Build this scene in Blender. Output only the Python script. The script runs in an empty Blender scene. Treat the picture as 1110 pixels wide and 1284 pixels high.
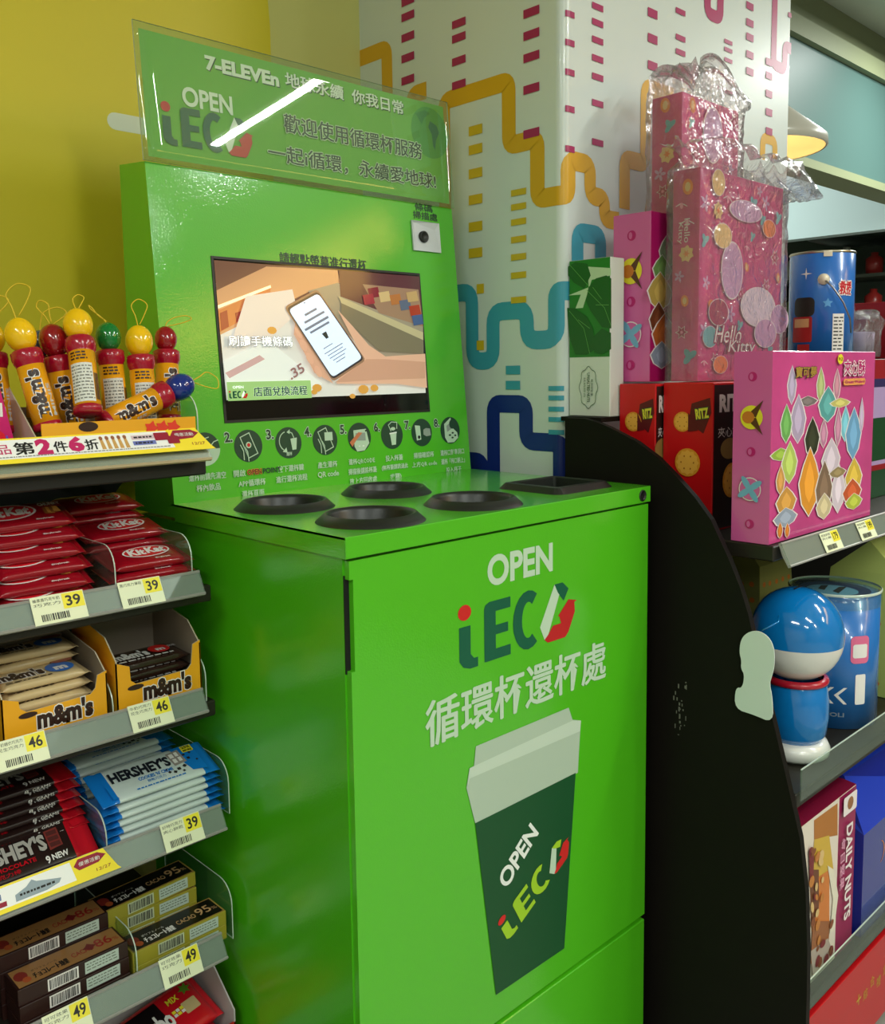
import bpy, math, random
from mathutils import Vector, Matrix, noise
random.seed(7)
SC = bpy.context.scene
COL = SC.collection
R_ = math.radians
PI = math.pi

# ------------------------------------------------------------------ camera
CAM = Vector((-0.6415, -0.8361, 1.24)); YAW, PITCH, ROLL, FPX = 0.7656, 0.101, 0.0136, 1156.2
PPX, PPY = 555.0, 581.0
cy_, sy_, cp_, sp_ = math.cos(YAW), math.sin(YAW), math.cos(PITCH), math.sin(PITCH)
FWD = Vector((sy_*cp_, cy_*cp_, -sp_)); r0 = Vector((cy_, -sy_, 0)); d0 = FWD.cross(r0)
RGT = math.cos(ROLL)*r0 + math.sin(ROLL)*d0
DWN = -math.sin(ROLL)*r0 + math.cos(ROLL)*d0
cd = bpy.data.cameras.new('camera'); cam = bpy.data.objects.new('camera', cd); COL.objects.link(cam)
cd.sensor_fit = 'HORIZONTAL'; cd.sensor_width = 36; cd.lens = FPX*36/1110
cd.shift_y = (PPY-642)/1110; cd.clip_start = .02; cd.clip_end = 60
cam.matrix_world = Matrix(((RGT.x, -DWN.x, -FWD.x, CAM.x), (RGT.y, -DWN.y, -FWD.y, CAM.y), (RGT.z, -DWN.z, -FWD.z, CAM.z), (0, 0, 0, 1)))
SC.camera = cam
SC.view_settings.view_transform = 'Standard'; SC.view_settings.look = 'None'
SC.view_settings.gamma = 1; SC.view_settings.use_curve_mapping = False
SC.view_settings.exposure = -0.13

# ------------------------------------------------------------------ world and lamps of the shop
w = bpy.data.worlds.new('world'); SC.world = w; w.use_nodes = True
w.node_tree.nodes['Background'].inputs[0].default_value = (.86, 1, .92, 1)
w.node_tree.nodes['Background'].inputs[1].default_value = .38
def area(name, loc, sx, sy, power, col=(.94, 1, .94), rot=(0, 0, 0)):
    l = bpy.data.lights.new(name, 'AREA'); l.shape = 'RECTANGLE'; l.size = sx; l.size_y = sy
    l.energy = power; l.color = col
    o = bpy.data.objects.new(name, l); COL.objects.link(o); o.location = loc; o.rotation_euler = rot
    return o
ZC = 2.75
LAMPS = [(1.65, -1.56, .045, .92, 34), (1.65, -3.4, .06, .92, 34), (-.35, -2.3, .06, 1.2, 34), (-1.9, -1.2, .06, 1.2, 32), (-1.9, -3.4, .06, 1.2, 34), (-.35, -4.2, .06, 1.2, 34), (3.8, -.4, .06, 1.2, 55), (3.7, .1, .06, 1.0, 30), (3.5, 2.2, .06, 1.0, 40)]  # last two are unseen lamps added to brighten the bay beyond the column
for x, y, sx, sy, p in LAMPS:
    area('ceiling_light_lamp', (x, y, ZC-.075), sx, sy, p)

# ------------------------------------------------------------------ helpers
def lin(c):
    c = c/255.0
    return c/12.92 if c <= .04045 else ((c+.055)/1.055)**2.4
def rgb(*c):
    return tuple(lin(v) for v in c) + (1,)
MATS = {}
def mat(name, c, rough=.5, metal=0, bump=0, bscale=60, coat=0, spec=.5, emit=0, vary=0, detail=3):
    if name in MATS: return MATS[name]
    m = bpy.data.materials.new(name); m.use_nodes = True; nt = m.node_tree; b = nt.nodes['Principled BSDF']
    b.inputs['Base Color'].default_value = rgb(*c); b.inputs['Roughness'].default_value = rough
    b.inputs['Metallic'].default_value = metal; b.inputs['Coat Weight'].default_value = coat
    b.inputs['Coat Roughness'].default_value = .06
    b.inputs['Specular IOR Level'].default_value = spec
    if emit:
        b.inputs['Emission Color'].default_value = rgb(*c); b.inputs['Emission Strength'].default_value = emit
    if bump or vary:
        tc = nt.nodes.new('ShaderNodeTexCoord'); n = nt.nodes.new('ShaderNodeTexNoise'); n.inputs['Scale'].default_value = bscale
        n.inputs['Detail'].default_value = detail
        nt.links.new(tc.outputs['Object'], n.inputs['Vector'])
        if bump:
            bp = nt.nodes.new('ShaderNodeBump'); bp.inputs['Strength'].default_value = bump; bp.inputs['Distance'].default_value = .002
            nt.links.new(n.outputs['Fac'], bp.inputs['Height']); nt.links.new(bp.outputs['Normal'], b.inputs['Normal'])
            if coat: nt.links.new(bp.outputs['Normal'], b.inputs['Coat Normal'])
        if vary:
            mx = nt.nodes.new('ShaderNodeMix'); mx.data_type = 'RGBA'
            mx.inputs[6].default_value = rgb(*[max(0, v*(1-vary)) for v in c]); mx.inputs[7].default_value = rgb(*[min(255, v*(1+vary)) for v in c])
            nt.links.new(n.outputs['Fac'], mx.inputs[0]); nt.links.new(mx.outputs[2], b.inputs['Base Color'])
    MATS[name] = m; return m
def clear(name, tint=(235, 245, 240), body=.08, gloss=.35, rough=.08, bump=0, bscale=30, dist=.004, cap=.3):
    """thin clear plastic: transparent with a little body and fresnel gloss"""
    if name in MATS: return MATS[name]
    m = bpy.data.materials.new(name); m.use_nodes = True; nt = m.node_tree; N = nt.nodes; L = nt.links
    for n in list(N): N.remove(n)
    out = N.new('ShaderNodeOutputMaterial'); tr = N.new('ShaderNodeBsdfTransparent'); tr.inputs[0].default_value = rgb(*tint)
    df = N.new('ShaderNodeBsdfDiffuse'); df.inputs[0].default_value = rgb(*tint)
    gl = N.new('ShaderNodeBsdfGlossy'); gl.inputs['Roughness'].default_value = rough
    m1 = N.new('ShaderNodeMixShader'); m1.inputs[0].default_value = body
    m2 = N.new('ShaderNodeMixShader'); lw = N.new('ShaderNodeFresnel'); lw.inputs[0].default_value = 1.45
    mu = N.new('ShaderNodeMath'); mu.operation = 'MULTIPLY'; mu.inputs[1].default_value = gloss*3; mu.use_clamp = True
    L.new(tr.outputs[0], m1.inputs[1]); L.new(df.outputs[0], m1.inputs[2]); L.new(m1.outputs[0], m2.inputs[1]); L.new(gl.outputs[0], m2.inputs[2])
    mn = N.new('ShaderNodeMath'); mn.operation = 'MINIMUM'; mn.inputs[1].default_value = cap
    L.new(lw.outputs[0], mu.inputs[0]); L.new(mu.outputs[0], mn.inputs[0]); L.new(mn.outputs[0], m2.inputs[0]); L.new(m2.outputs[0], out.inputs[0])
    if bump:
        tc = N.new('ShaderNodeTexCoord'); n = N.new('ShaderNodeTexNoise'); n.inputs['Scale'].default_value = bscale; n.inputs['Detail'].default_value = 4
        n.inputs['Distortion'].default_value = 1.5
        b = N.new('ShaderNodeBump'); b.inputs['Strength'].default_value = bump; b.inputs['Distance'].default_value = dist
        L.new(tc.outputs['Object'], n.inputs['Vector']); L.new(n.outputs['Fac'], b.inputs['Height'])
        for q in (gl, lw, df): L.new(b.outputs[0], q.inputs['Normal'])
    MATS[name] = m; return m

def tag(o, label=None, cat=None, group=None, kind=None):
    if label: o['label'] = label
    if cat: o['category'] = cat
    if group: o['group'] = group
    if kind: o['kind'] = kind
    return o
def thing(name, label, cat, loc=(0, 0, 0), rot=(0, 0, 0), group=None):
    o = bpy.data.objects.new(name, None); COL.objects.link(o); o.location = loc; o.rotation_euler = rot
    o.empty_display_size = .02
    return tag(o, label, cat, group)
def wmat(o):
    m = Matrix.LocRotScale(o.location, o.rotation_euler, o.scale)
    return wmat(o.parent) @ m if o.parent else m
def copy_tree(o, parent=None):
    c = o.copy(); COL.objects.link(c)
    if parent: c.parent = parent
    for ch in list(o.children): copy_tree(ch, c)
    return c

class MB:
    """collects faces with materials, then becomes ONE mesh object"""
    def __init__(s): s.v = []; s.f = []; s.m = []; s.ms = []; s.sm = []
    def mi(s, m):
        if m not in s.ms: s.ms.append(m)
        return s.ms.index(m)
    def add(s, vs, fs, m, smooth=False, M=None):
        b = len(s.v); i = s.mi(m)
        s.v += [tuple(M @ Vector(p)) if M else tuple(p) for p in vs]
        for f in fs: s.f.append(tuple(b+k for k in f)); s.m.append(i); s.sm.append(smooth)
        return s
    def box(s, a, b, m, M=None, bev=0):
        x0, y0, z0 = a; x1, y1, z1 = b
        if bev:
            # chamfered box: 24 verts
            c = [(x0, x1), (y0, y1), (z0, z1)]; vs = []; idx = {}
            for i in (0, 1):
                for j in (0, 1):
                    for k in (0, 1):
                        base = [c[0][i], c[1][j], c[2][k]]; sg = [(1, -1)[i], (1, -1)[j], (1, -1)[k]]
                        for ax in range(3):
                            p = [base[t] + (0 if t == ax else sg[t]*bev) for t in range(3)]
                            idx[(i, j, k, ax)] = len(vs); vs.append(p)
            fs = []
            for ax in range(3):
                o1, o2 = [t for t in range(3) if t != ax]
                for sd in (0, 1):
                    q = []
                    for (p, r) in ((0, 0), (1, 0), (1, 1), (0, 1)):
                        t = [0, 0, 0]; t[ax] = sd; t[o1] = p; t[o2] = r; q.append(idx[(t[0], t[1], t[2], ax)])
                    fs.append(q)
                # edges along axis ax
                for p in (0, 1):
                    for r in (0, 1):
                        q = []
                        for e, a2 in ((0, o1), (1, o1), (1, o2), (0, o2)):
                            t = [0, 0, 0]; t[ax] = e; t[o1] = p; t[o2] = r; q.append(idx[(t[0], t[1], t[2], a2)])
                        fs.append(q)
            for i in (0, 1):
                for j in (0, 1):
                    for k in (0, 1): fs.append([idx[(i, j, k, t)] for t in range(3)])
            return s.add(vs, fs, m, False, M)
        vs = [(x0, y0, z0), (x1, y0, z0), (x1, y1, z0), (x0, y1, z0), (x0, y0, z1), (x1, y0, z1), (x1, y1, z1), (x0, y1, z1)]
        fs = [(0, 3, 2, 1), (4, 5, 6, 7), (0, 1, 5, 4), (1, 2, 6, 5), (2, 3, 7, 6), (3, 0, 4, 7)]
        return s.add(vs, fs, m, False, M)
    def prism(s, pts, fn, m, side=None, smooth=False):
        """pts 2D polygon, fn(p, 0 or 1) gives the two ends"""
        n = len(pts); vs = [fn(p, 0) for p in pts] + [fn(p, 1) for p in pts]
        s.add(vs, [tuple(range(n))[::-1], tuple(range(n, 2*n))], m)
        b = len(s.v)-2*n; i = s.mi(side or m)
        for k in range(n):
            q = (k+1) % n; s.f.append((b+k, b+q, b+n+q, b+n+k)); s.m.append(i); s.sm.append(smooth)
        return s
    def lathe(s, prof, m, n=32, M=None, smooth=True, ax=(0, 0)):
        """prof list of (r, z)"""
        vs = []; fs = []; k = len(prof)
        for i in range(n):
            a = 2*PI*i/n
            for r, z in prof: vs.append((ax[0]+r*math.cos(a), ax[1]+r*math.sin(a), z))
        for i in range(n):
            j = (i+1) % n
            for t in range(k-1): fs.append((i*k+t, j*k+t, j*k+t+1, i*k+t+1))
        return s.add(vs, fs, m, smooth, M)
    def tube(s, path, r, m, n=8, closed=False):
        P = [Vector(p) for p in path]; vs = []; fs = []; k = len(P); up = Vector((0, 0, 1))
        rr = r if hasattr(r, '__len__') else [r]*k
        for i, p in enumerate(P):
            t = (P[min(i+1, k-1)] - P[max(i-1, 0)]).normalized() if not closed else (P[(i+1) % k]-P[i-1]).normalized()
            u = up - t*up.dot(t)
            if u.length < .2: u = Vector((1, 0, 0)) - t*t.x
            u.normalize(); v = t.cross(u); up = u
            for j in range(n):
                a = 2*PI*j/n; vs.append(p + rr[i]*(math.cos(a)*u + math.sin(a)*v))
        for i in range(k if closed else k-1):
            q = (i+1) % k
            for j in range(n):
                l = (j+1) % n; fs.append((i*n+j, i*n+l, q*n+l, q*n+j))
        if not closed: fs += [tuple(range(n))[::-1], tuple((k-1)*n+j for j in range(n))]
        return s.add(vs, fs, m, True)
    def build(s, name, parent=None, world=False, kind=None, label=None):
        me = bpy.data.meshes.new(name)
        v = s.v
        if world and parent:
            I = wmat(parent).inverted(); v = [tuple(I @ Vector(p)) for p in v]
        me.from_pydata(v, [], s.f)
        for m in s.ms: me.materials.append(m)
        me.polygons.foreach_set('material_index', s.m); me.polygons.foreach_set('use_smooth', s.sm)
        me.update()
        o = bpy.data.objects.new(name, me); COL.objects.link(o)
        if parent: o.parent = parent
        if kind: o['kind'] = kind
        if label: o['label'] = label
        return o
def obj(name, mb, label, cat, loc=None, group=None, kind=None):
    """a thing that is one mesh (built in world space, origin moved to loc)"""
    if loc:
        L = Vector(loc); mb.v = [tuple(Vector(p)-L) for p in mb.v]
    o = mb.build(name)
    if loc: o.location = loc
    return tag(o, label, cat, group, kind)

TXT = {}
def text_geo(s, bold=0, res=2):
    k = (s, bold, res)
    if k not in TXT:
        cu = bpy.data.curves.new('t', 'FONT'); cu.body = s; cu.resolution_u = res; cu.offset = bold
        o = bpy.data.objects.new('t', cu); me = o.to_mesh()
        vs = [(v.co.x, v.co.y) for v in me.vertices]; fs = [tuple(p.vertices) for p in me.polygons]
        o.to_mesh_clear(); bpy.data.objects.remove(o); bpy.data.curves.remove(cu)
        cu = None
        TXT[k] = (vs, fs)
    return TXT[k]

class Canvas:
    """flat print laid on a surface: fn(u, v, lift) -> point;  px(a, b) -> (u, v) is a ruler on that surface"""
    def __init__(s, fn, px=None, step=.0003, base=.0004): s.fn = fn; s.px = px; s.mb = MB(); s.z = base; s.step = step
    def up(s): s.z += s.step; return s
    cuts = None
    def _add(s, pts, faces, m, lift=0):
        s.z += .000003
        if not s.cuts: s.mb.add([s.fn(p[0], p[1], s.z+lift) for p in pts], faces, m); return
        def clip(P, c, sg):
            out = []
            for i in range(len(P)):
                a, b = P[i-1], P[i]; ia = sg*(a[0]-c) >= 0; ib = sg*(b[0]-c) >= 0
                if ia != ib: t = (c-a[0])/(b[0]-a[0]); out.append((c, a[1]+(b[1]-a[1])*t))
                if ib: out.append((b[0], b[1]))
            return out
        for f in faces:
            P = [pts[k] for k in f]; lo = min(p[0] for p in P); hi = max(p[0] for p in P)
            for c0, c1 in zip([-1e9]+s.cuts, s.cuts+[1e9]):
                if hi <= c0 or lo >= c1: continue
                Q = clip(P, c0, 1) if c0 > lo else P
                Q = clip(Q, c1, -1) if c1 < hi else Q
                if len(Q) > 2: s.mb.add([s.fn(p[0], p[1], s.z+lift) for p in Q], [tuple(range(len(Q)))], m)
    def poly(s, pts, m, px=False):
        if px: pts = [s.px(*p) for p in pts]
        s._add(pts, [tuple(range(len(pts)))], m); return s
    def rect(s, u0, v0, u1, v1, m): return s.poly([(u0, v0), (u1, v0), (u1, v1), (u0, v1)], m)
    def rrect(s, u0, v0, u1, v1, r, m, n=4):
        pts = []
        for cx, cy, a0 in ((u1-r, v1-r, 0), (u0+r, v1-r, 90), (u0+r, v0+r, 180), (u1-r, v0+r, 270)):
            for i in range(n+1):
                a = R_(a0+90*i/n); pts.append((cx+r*math.cos(a), cy+r*math.sin(a)))
        return s.poly(pts, m)
    def ell(s, cx, cy, rx, ry, m, n=24, rot=0):
        c, d = math.cos(rot), math.sin(rot)
        return s.poly([(cx+rx*math.cos(a)*c-ry*math.sin(a)*d, cy+rx*math.cos(a)*d+ry*math.sin(a)*c) for a in [2*PI*i/n for i in range(n)]], m)
    def star(s, cx, cy, r, m, k=5, q=.5, rot=0):
        return s.poly([(cx+(r if i % 2 == 0 else r*q)*math.cos(rot+PI*i/k), cy+(r if i % 2 == 0 else r*q)*math.sin(rot+PI*i/k)) for i in range(2*k)], m)
    def stroke(s, pts, wd, m, rad=0, px=False, closed=False):
        if px: pts = [s.px(*p) for p in pts]
        P = [Vector(p) for p in pts]
        if rad:
            Q = [P[0]]
            for i in range(1, len(P)-1):
                a, b, c = P[i-1], P[i], P[i+1]; d1 = (a-b); d2 = (c-b); l = min(rad, d1.length*.48, d2.length*.48)
                p1 = b+d1.normalized()*l; p2 = b+d2.normalized()*l
                for t in (0, .2, .4, .6, .8, 1): Q.append((1-t)**2*p1+2*t*(1-t)*b+t*t*p2)
            Q.append(P[-1]); P = Q
        n = len(P); L = []; Rr = []
        for i, p in enumerate(P):
            a = P[(i-1) % n] if (closed or i > 0) else None; c = P[(i+1) % n] if (closed or i < n-1) else None
            d = Vector((0, 0))
            if a is not None and (p-a).length > 1e-9: d += (p-a).normalized()
            if c is not None and (c-p).length > 1e-9: d += (c-p).normalized()
            if d.length < 1e-6: d = Vector((1, 0))
            d.normalize(); nn = Vector((-d.y, d.x))*wd/2
            k = 1.0
            if a is not None and c is not None:
                e = (c-p).normalized(); k = 1/max(.5, abs(e.dot(d)))
            L.append(p+nn*k); Rr.append(p-nn*k)
        s._add(L+Rr, [(i, (i+1) % n, n+(i+1) % n, n+i) for i in range(n if closed else n-1)], m); return s
    def text(s, t, u0, v0, u1, v1, m, bold=0, rot=0, res=2, fit=True, shear=0, lift=0, ow=None, om=None, keep=False):
        """fit the words into the rectangle u0 v0 u1 v1; ow/om outline"""
        cjk = any(ord(ch) > 0x2e00 for ch in t)
        if not cjk and v1-v0 > .008 and bold < .04 and om is None: res = 5
        if om is not None:
            if cjk:
                e = (v1-v0)*ow*1.6
                for k in range(6): s._text(t, u0+e*math.cos(k*PI/3), v0+e*math.sin(k*PI/3), u1+e*math.cos(k*PI/3), v1+e*math.sin(k*PI/3), om, .004, rot, res, shear, lift+k*.00002, 0, keep)
            else: s._text(t, u0, v0, u1, v1, om, bold, rot, res, shear, lift, ow, keep)
            s.z += s.step*.6
        if cjk and bold:
            e = (v1-v0)*bold*1.1
            for k, (dx, dy) in enumerate(((e, 0), (-e, 0), (0, e*.6), (0, -e*.6))): s._text(t, u0+dx, v0+dy, u1+dx, v1+dy, m, .003, rot, res, shear, lift+k*.00004, 0, keep)
            return s
        s._text(t, u0, v0, u1, v1, m, bold, rot, res, shear, lift, 0, keep); return s
    def _text(s, t, u0, v0, u1, v1, m, bold, rot, res, shear, lift, extra, keep):
        base, _ = text_geo(t, bold, res); vs, fs = text_geo(t, bold+(extra or 0), res)
        if not base: return
        x0 = min(p[0] for p in base); x1 = max(p[0] for p in base); y0 = min(p[1] for p in base); y1 = max(p[1] for p in base)
        sx = (u1-u0)/(x1-x0); sy = (v1-v0)/(y1-y0)
        if keep:
            k = min(sx, abs(sy)); 
            cu, cv = (u0+u1)/2, (v0+v1)/2; sx = k; sy = k; u0 = cu-k*(x1-x0)/2; v0 = cv-k*(y1-y0)/2; u1 = cu*2-u0; v1 = cv*2-v0
        cu, cv = (u0+u1)/2, (v0+v1)/2; c, d = math.cos(rot), math.sin(rot); pts = []
        for x, y in vs:
            a = u0+(x-x0)*sx-cu; b = v0+(y-y0)*sy-cv; a += b*shear
            pts.append((cu+a*c-b*d, cv+a*d+b*c))
        s._add(pts, fs, m, lift)
    def box_px(s, cx, cy, w, h):
        a = s.px(cx-w/2, cy)[0]; b = s.px(cx+w/2, cy)[0]; c = s.px(cx, cy+h/2)[1]; d = s.px(cx, cy-h/2)[1]
        return a, c, b, d
    def tp(s, t, cx, cy, w, h, m, **k): return s.text(t, *s.box_px(cx, cy, w, h), m, **k)
    def rp(s, cx, cy, w, h, m): return s.rect(*s.box_px(cx, cy, w, h), m)
    def barcode(s, u0, v0, u1, v1, m, n=18):
        x = u0; rr = random.Random(int(abs(u0*1e5)) % 997)
        while x < u1:
            wd = (u1-u0)/n*rr.choice((.35, .6, .9)); s.rect(x, v0, min(u1, x+wd), v1, m); x += wd+(u1-u0)/n*rr.choice((.35, .6))
        return s
    def lines(s, u0, v0, u1, v1, n, m, th=.45, seed=1):
        rr = random.Random(seed); h = (v1-v0)/n
        for i in range(n):
            x = u0; y = v1-h*(i+1)
            while x < u1-h*.3:
                w = h*rr.uniform(.5, 1.6); s.rect(x, y+h*(1-th)/2, min(u1, x+w), y+h*(1+th)/2, m); x += w+h*.35
        return s
    def build(s, name, parent, world=True): return s.mb.build(name, parent, world)

def ray(a, b): return (a-PPX)/FPX*RGT + (b-PPY)/FPX*DWN + FWD
def at(a, b, x=None, y=None, z=None):
    d = ray(a, b)
    t = (x-CAM.x)/d.x if x is not None else ((y-CAM.y)/d.y if y is not None else (z-CAM.z)/d.z)
    return CAM+d*t
def plane_canvas(o, u, v, **k):
    """canvas on the plane through o with unit axes u, v (normal u x v faces the viewer)"""
    o = Vector(o); u = Vector(u).normalized(); v = Vector(v).normalized(); n = u.cross(v)
    def px(a, b):
        d = ray(a, b); t = (o-CAM).dot(n)/d.dot(n); p = CAM+d*t-o
        return p.dot(u), p.dot(v)
    return Canvas(lambda a, b, l: o+u*a+v*b+n*l, px, **k)

def ieco(c, u0, v0, w, h, rot, cols):
    """the iECO mark: i with dot, E, C and the folded recycling triangle. cols: dot, letters, slab, fold, arrow"""
    dot, let, slab, fold, arrow = cols
    def T(p):
        x = p[0]*w; y = p[1]*h; k, d = math.cos(rot), math.sin(rot); return (u0+x*k-y*d, v0+x*d+y*k)
    def P(pts, m): c._add([T(p) for p in pts], [tuple(range(len(pts)))], m)
    P([(.062+.05*math.cos(a), .93+.13*math.sin(a)) for a in [2*PI*i/16 for i in range(16)]], dot)
    P([(.02, .70), (.105, .70), (.105, .22), (.13, .14), (.16, .14), (.16, -.02), (.10, -.02), (.05, .03), (.02, .14)], let)
    # E
    for q in ([(.21, 0), (.30, 0), (.30, 1), (.25, 1), (.22, .96), (.21, .9)], [(.30, .82), (.42, .82), (.42, 1), (.30, 1)], [(.30, .42), (.40, .42), (.40, .58), (.30, .58)], [(.30, 0), (.42, 0), (.42, .18), (.30, .18)]): P(q, let)
    # C
    n = 14; A = [R_(55+250*i/n) for i in range(n+1)]
    for i in range(n):
        P([(.57+.13*math.cos(A[i]), .5+.52*math.sin(A[i])), (.57+.13*math.cos(A[i+1]), .5+.52*math.sin(A[i+1])), (.57+.055*math.cos(A[i+1]), .5+.32*math.sin(A[i+1])), (.57+.055*math.cos(A[i]), .5+.32*math.sin(A[i]))], let)
    P([(.67, .30), (.80, 1.0), (.875, 1.0), (.745, .13), (.71, .05)], slab)
    P([(.80, 1.0), (.875, 1.0), (.93, .86), (.885, .66), (.83, .84)], fold)
    P([(.71, .05), (.745, .13), (.785, .26), (.86, .26), (.845, .40), (.83, .40), (.93, .66), (1.01, .60), (.985, .58), (.99, .40), (.93, .06), (.90, -.02), (.74, -.02)], arrow)

# ------------------------------------------------------------------ materials
GREEN = mat('green_paint', (78, 186, 17), rough=.42, coat=1.0, bump=.07, bscale=420, detail=1)
GREEN2 = mat('green_paint_edge', (78, 178, 22), rough=.3, coat=.4)
BLACKP = mat('black_plastic', (22, 23, 22), rough=.45)
DARK = mat('black_void', (5, 5, 4), rough=.8)
GAP = mat('dark_gap', (12, 22, 8), rough=.8)
WHITE = mat('white_print', (232, 238, 232), rough=.4)
PALE = mat('pale_print', (190, 215, 190), rough=.4)
IDARK = mat('icon_dark_green', (28, 66, 46), rough=.4)
TEXTG = mat('text_dark_green', (30, 62, 42), rough=.4)
LOGOG = mat('logo_green', (12, 92, 66), rough=.4)
LOGOR = mat('logo_red', (205, 36, 34), rough=.4)
SHELFM = mat('shelf_dark_metal', (42, 38, 30), rough=.45, metal=.3)
BLK = mat('black_panel', (19, 15, 11), rough=.6, spec=.18)
INK = mat('ink_black', (22, 20, 18), rough=.5)
YEL = mat('tag_yellow', (240, 225, 50), rough=.5)
PAPER = mat('tag_paper', (232, 236, 200), rough=.6)
ACR = clear('acrylic_clear', (232, 244, 236), .03, .4, .05, cap=.14)
ACRE = mat('acrylic_edge', (190, 205, 190), rough=.2)

# ------------------------------------------------------------------ the room
def struct(name, mb): o = mb.build(name); o['kind'] = 'structure'; return o
YW = .78
m = MB().box((-3.5, -5, -.1), (6, 6, 0), mat('floor_tiles', (150, 150, 140), rough=.35, vary=.06, bscale=3)); struct('floor', m)
CEIL = mat('ceiling_paint', (205, 212, 200), rough=.7)
m = MB().box((-3.5, -5, ZC), (6, 6, ZC+.1), CEIL); ceil = struct('ceiling', m)
# recessed grid trims of the ceiling seen at the upper corner
m = MB()
for yy in (1.2, 2.4): m.box((.5, yy, ZC-.012), (6, yy+.03, ZC-.0005), mat('ceiling_trim', (150, 158, 146), rough=.7))
m.build('ceiling_strip', ceil)
m = MB(); m.box((2.2, -1.0, ZC-.006), (2.206, 1.1, ZC-.0005), DARK); m.build('panel_joint', ceil)
WALLY = mat('wall_beige', (212, 208, 124), rough=.55, bump=.05, bscale=200)
m = MB().box((-3.5, YW, 0), (.69, YW+.1, ZC), WALLY); wb = struct('wall_back', m)
c = plane_canvas((0, YW, 0), (1, 0, 0), (0, 0, 1))
YCIRC = mat('wall_yellow_print', (222, 204, 36), rough=.5)
c.poly([(min(.45, -.75+1.21*math.cos(a)), min(ZC-.01, max(.3, 1.80+1.45*math.sin(a)))) for a in [2*PI*i/72 for i in range(72)]], YCIRC)
c.up().rrect(.102, 1.672, .5, 1.702, .0149, mat('wall_white_bar', (225, 230, 205), rough=.5))
c.up(); c.poly([(.03, .93), (.16, .93), (.16, 1.09), (.12, 1.075), (.08, 1.045), (.05, 1.0)], mat('wall_yellow_disc', (226, 200, 40), rough=.5))
c.build('wall_print', wb)
m = MB().box((-3.6, -5, 0), (-3.5, YW, ZC), mat('wall_side_paint', (190, 190, 170), rough=.7)); struct('wall_left', m)
# wall behind the photographer with a warm yellow band over the counters
m = MB().box((-3.5, -5.1, 0), (6, -5, ZC), mat('wall_front_paint', (150, 150, 140), rough=.7)); wf = struct('wall_front', m)
m = MB().box((6, -5, 0), (6.1, 6, ZC), mat('wall_far_paint', (84, 96, 84), rough=.7)); struct('wall_right', m)

# the wrapped column
CX, CY, CXE, CR = .68, .22, 1.542, .018
COLW = mat('column_wrap_white', (216, 224, 220), rough=.32, coat=.2)
pts = [(CX, YW+.1)]
for i in range(17):
    a = PI + PI/2*i/16; pts.append((CX+CR+CR*math.cos(a), CY+CR+CR*math.sin(a)))
pts += [(CXE-.012, CY), (CXE, CY+.012), (CXE, YW+.1)]
m = MB(); m.prism(pts, lambda p, k: (p[0], p[1], ZC*k), COLW, smooth=False)
colo = struct('wall_column', m)
def colfn(u, v, l):
    # u: path length along the wrap, 0 at the middle of the rounded corner, negative on the face towards the machine
    A = CR*PI/2
    if u < -A/2: return Vector((CX-l, CY+CR+(-u-A/2), v))
    if u > A/2: return Vector((CX+CR+(u-A/2), CY-l, v))
    a = PI + (u+A/2)/CR; return Vector((CX+CR+(CR+l)*math.cos(a), CY+CR+(CR+l)*math.sin(a), v))
def lpx(a, b): p = at(a, b, x=CX); return (-(p.y-CY-CR)-CR*PI/4, p.z)
def rpx(a, b): p = at(a, b, y=CY); return (p.x-CX-CR+CR*PI/4, p.z)
WY = mat('wrap_orange', (222, 168, 32), rough=.35); WYD = mat('wrap_yellow', (214, 180, 40), rough=.35); WM = mat('wrap_magenta', (170, 24, 92), rough=.35)
WT = mat('wrap_teal', (66, 160, 184), rough=.35); WN = mat('wrap_navy', (24, 44, 128), rough=.35)
c = Canvas(colfn, lpx); c.cuts = [CR*PI/4*(-1+k/4) for k in range(9)]
SW = .034
def both(L, Rr=()): return [lpx(*p) for p in L]+[rpx(*p) for p in Rr]
def fine(P):
    Q = []
    for a, b in zip(P, P[1:]):
        n = max(1, int(abs(a[0]-b[0])/.012)) if min(a[0], b[0]) < .02 and max(a[0], b[0]) > -.02 else 1
        Q += [(a[0]+(b[0]-a[0])*i/n, a[1]+(b[1]-a[1])*i/n) for i in range(n)]
    return Q+[P[-1]]
def ortho(P, first='h'):
    """make the path strictly level / plumb in the wall plane"""
    P = [list(p) for p in P]
    for i in range(1, len(P)):
        du = abs(P[i][0]-P[i-1][0]); dv = abs(P[i][1]-P[i-1][1])
        if du > dv: P[i][1] = P[i-1][1]
        else: P[i][0] = P[i-1][0]
    return P
def sk(P, m, r=.019, w=SW):
    P = ortho(P)
    c.z += .00005
    P = [Vector(p) for p in P]; Q = [P[0]]
    for i in range(1, len(P)-1):
        a, b, d = P[i-1], P[i], P[i+1]; l = min(r, (a-b).length*.48, (d-b).length*.48); p1 = b+(a-b).normalized()*l; p2 = b+(d-b).normalized()*l
        for t in (0, .2, .4, .6, .8, 1): Q.append((1-t)**2*p1+2*t*(1-t)*b+t*t*p2)
    Q.append(P[-1]); c.stroke(fine([tuple(q) for q in Q]), w, m)
sk(both([(448, 75), (485, 62), (489, 230)]), WY)
sk(both([(518, 240), (520, 118), (535, 113)]), WY)
sk(both([(559, 300), (560, 126), (638, 100), (641, 182), (674, 177), (679, 249)], [(714, 249), (716, 201), (740, 209), (744, 246), (758, 253), (762, 275), (776, 279)]), WY)
sk([rpx(*p) for p in ((783, 262), (784, 199), (809, 203), (812, 110), (845, 119))], WY)
sk([rpx(*p) for p in ((956, 200), (957, 172), (972, 175), (973, 200))], WY, r=.02, w=.024)
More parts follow.
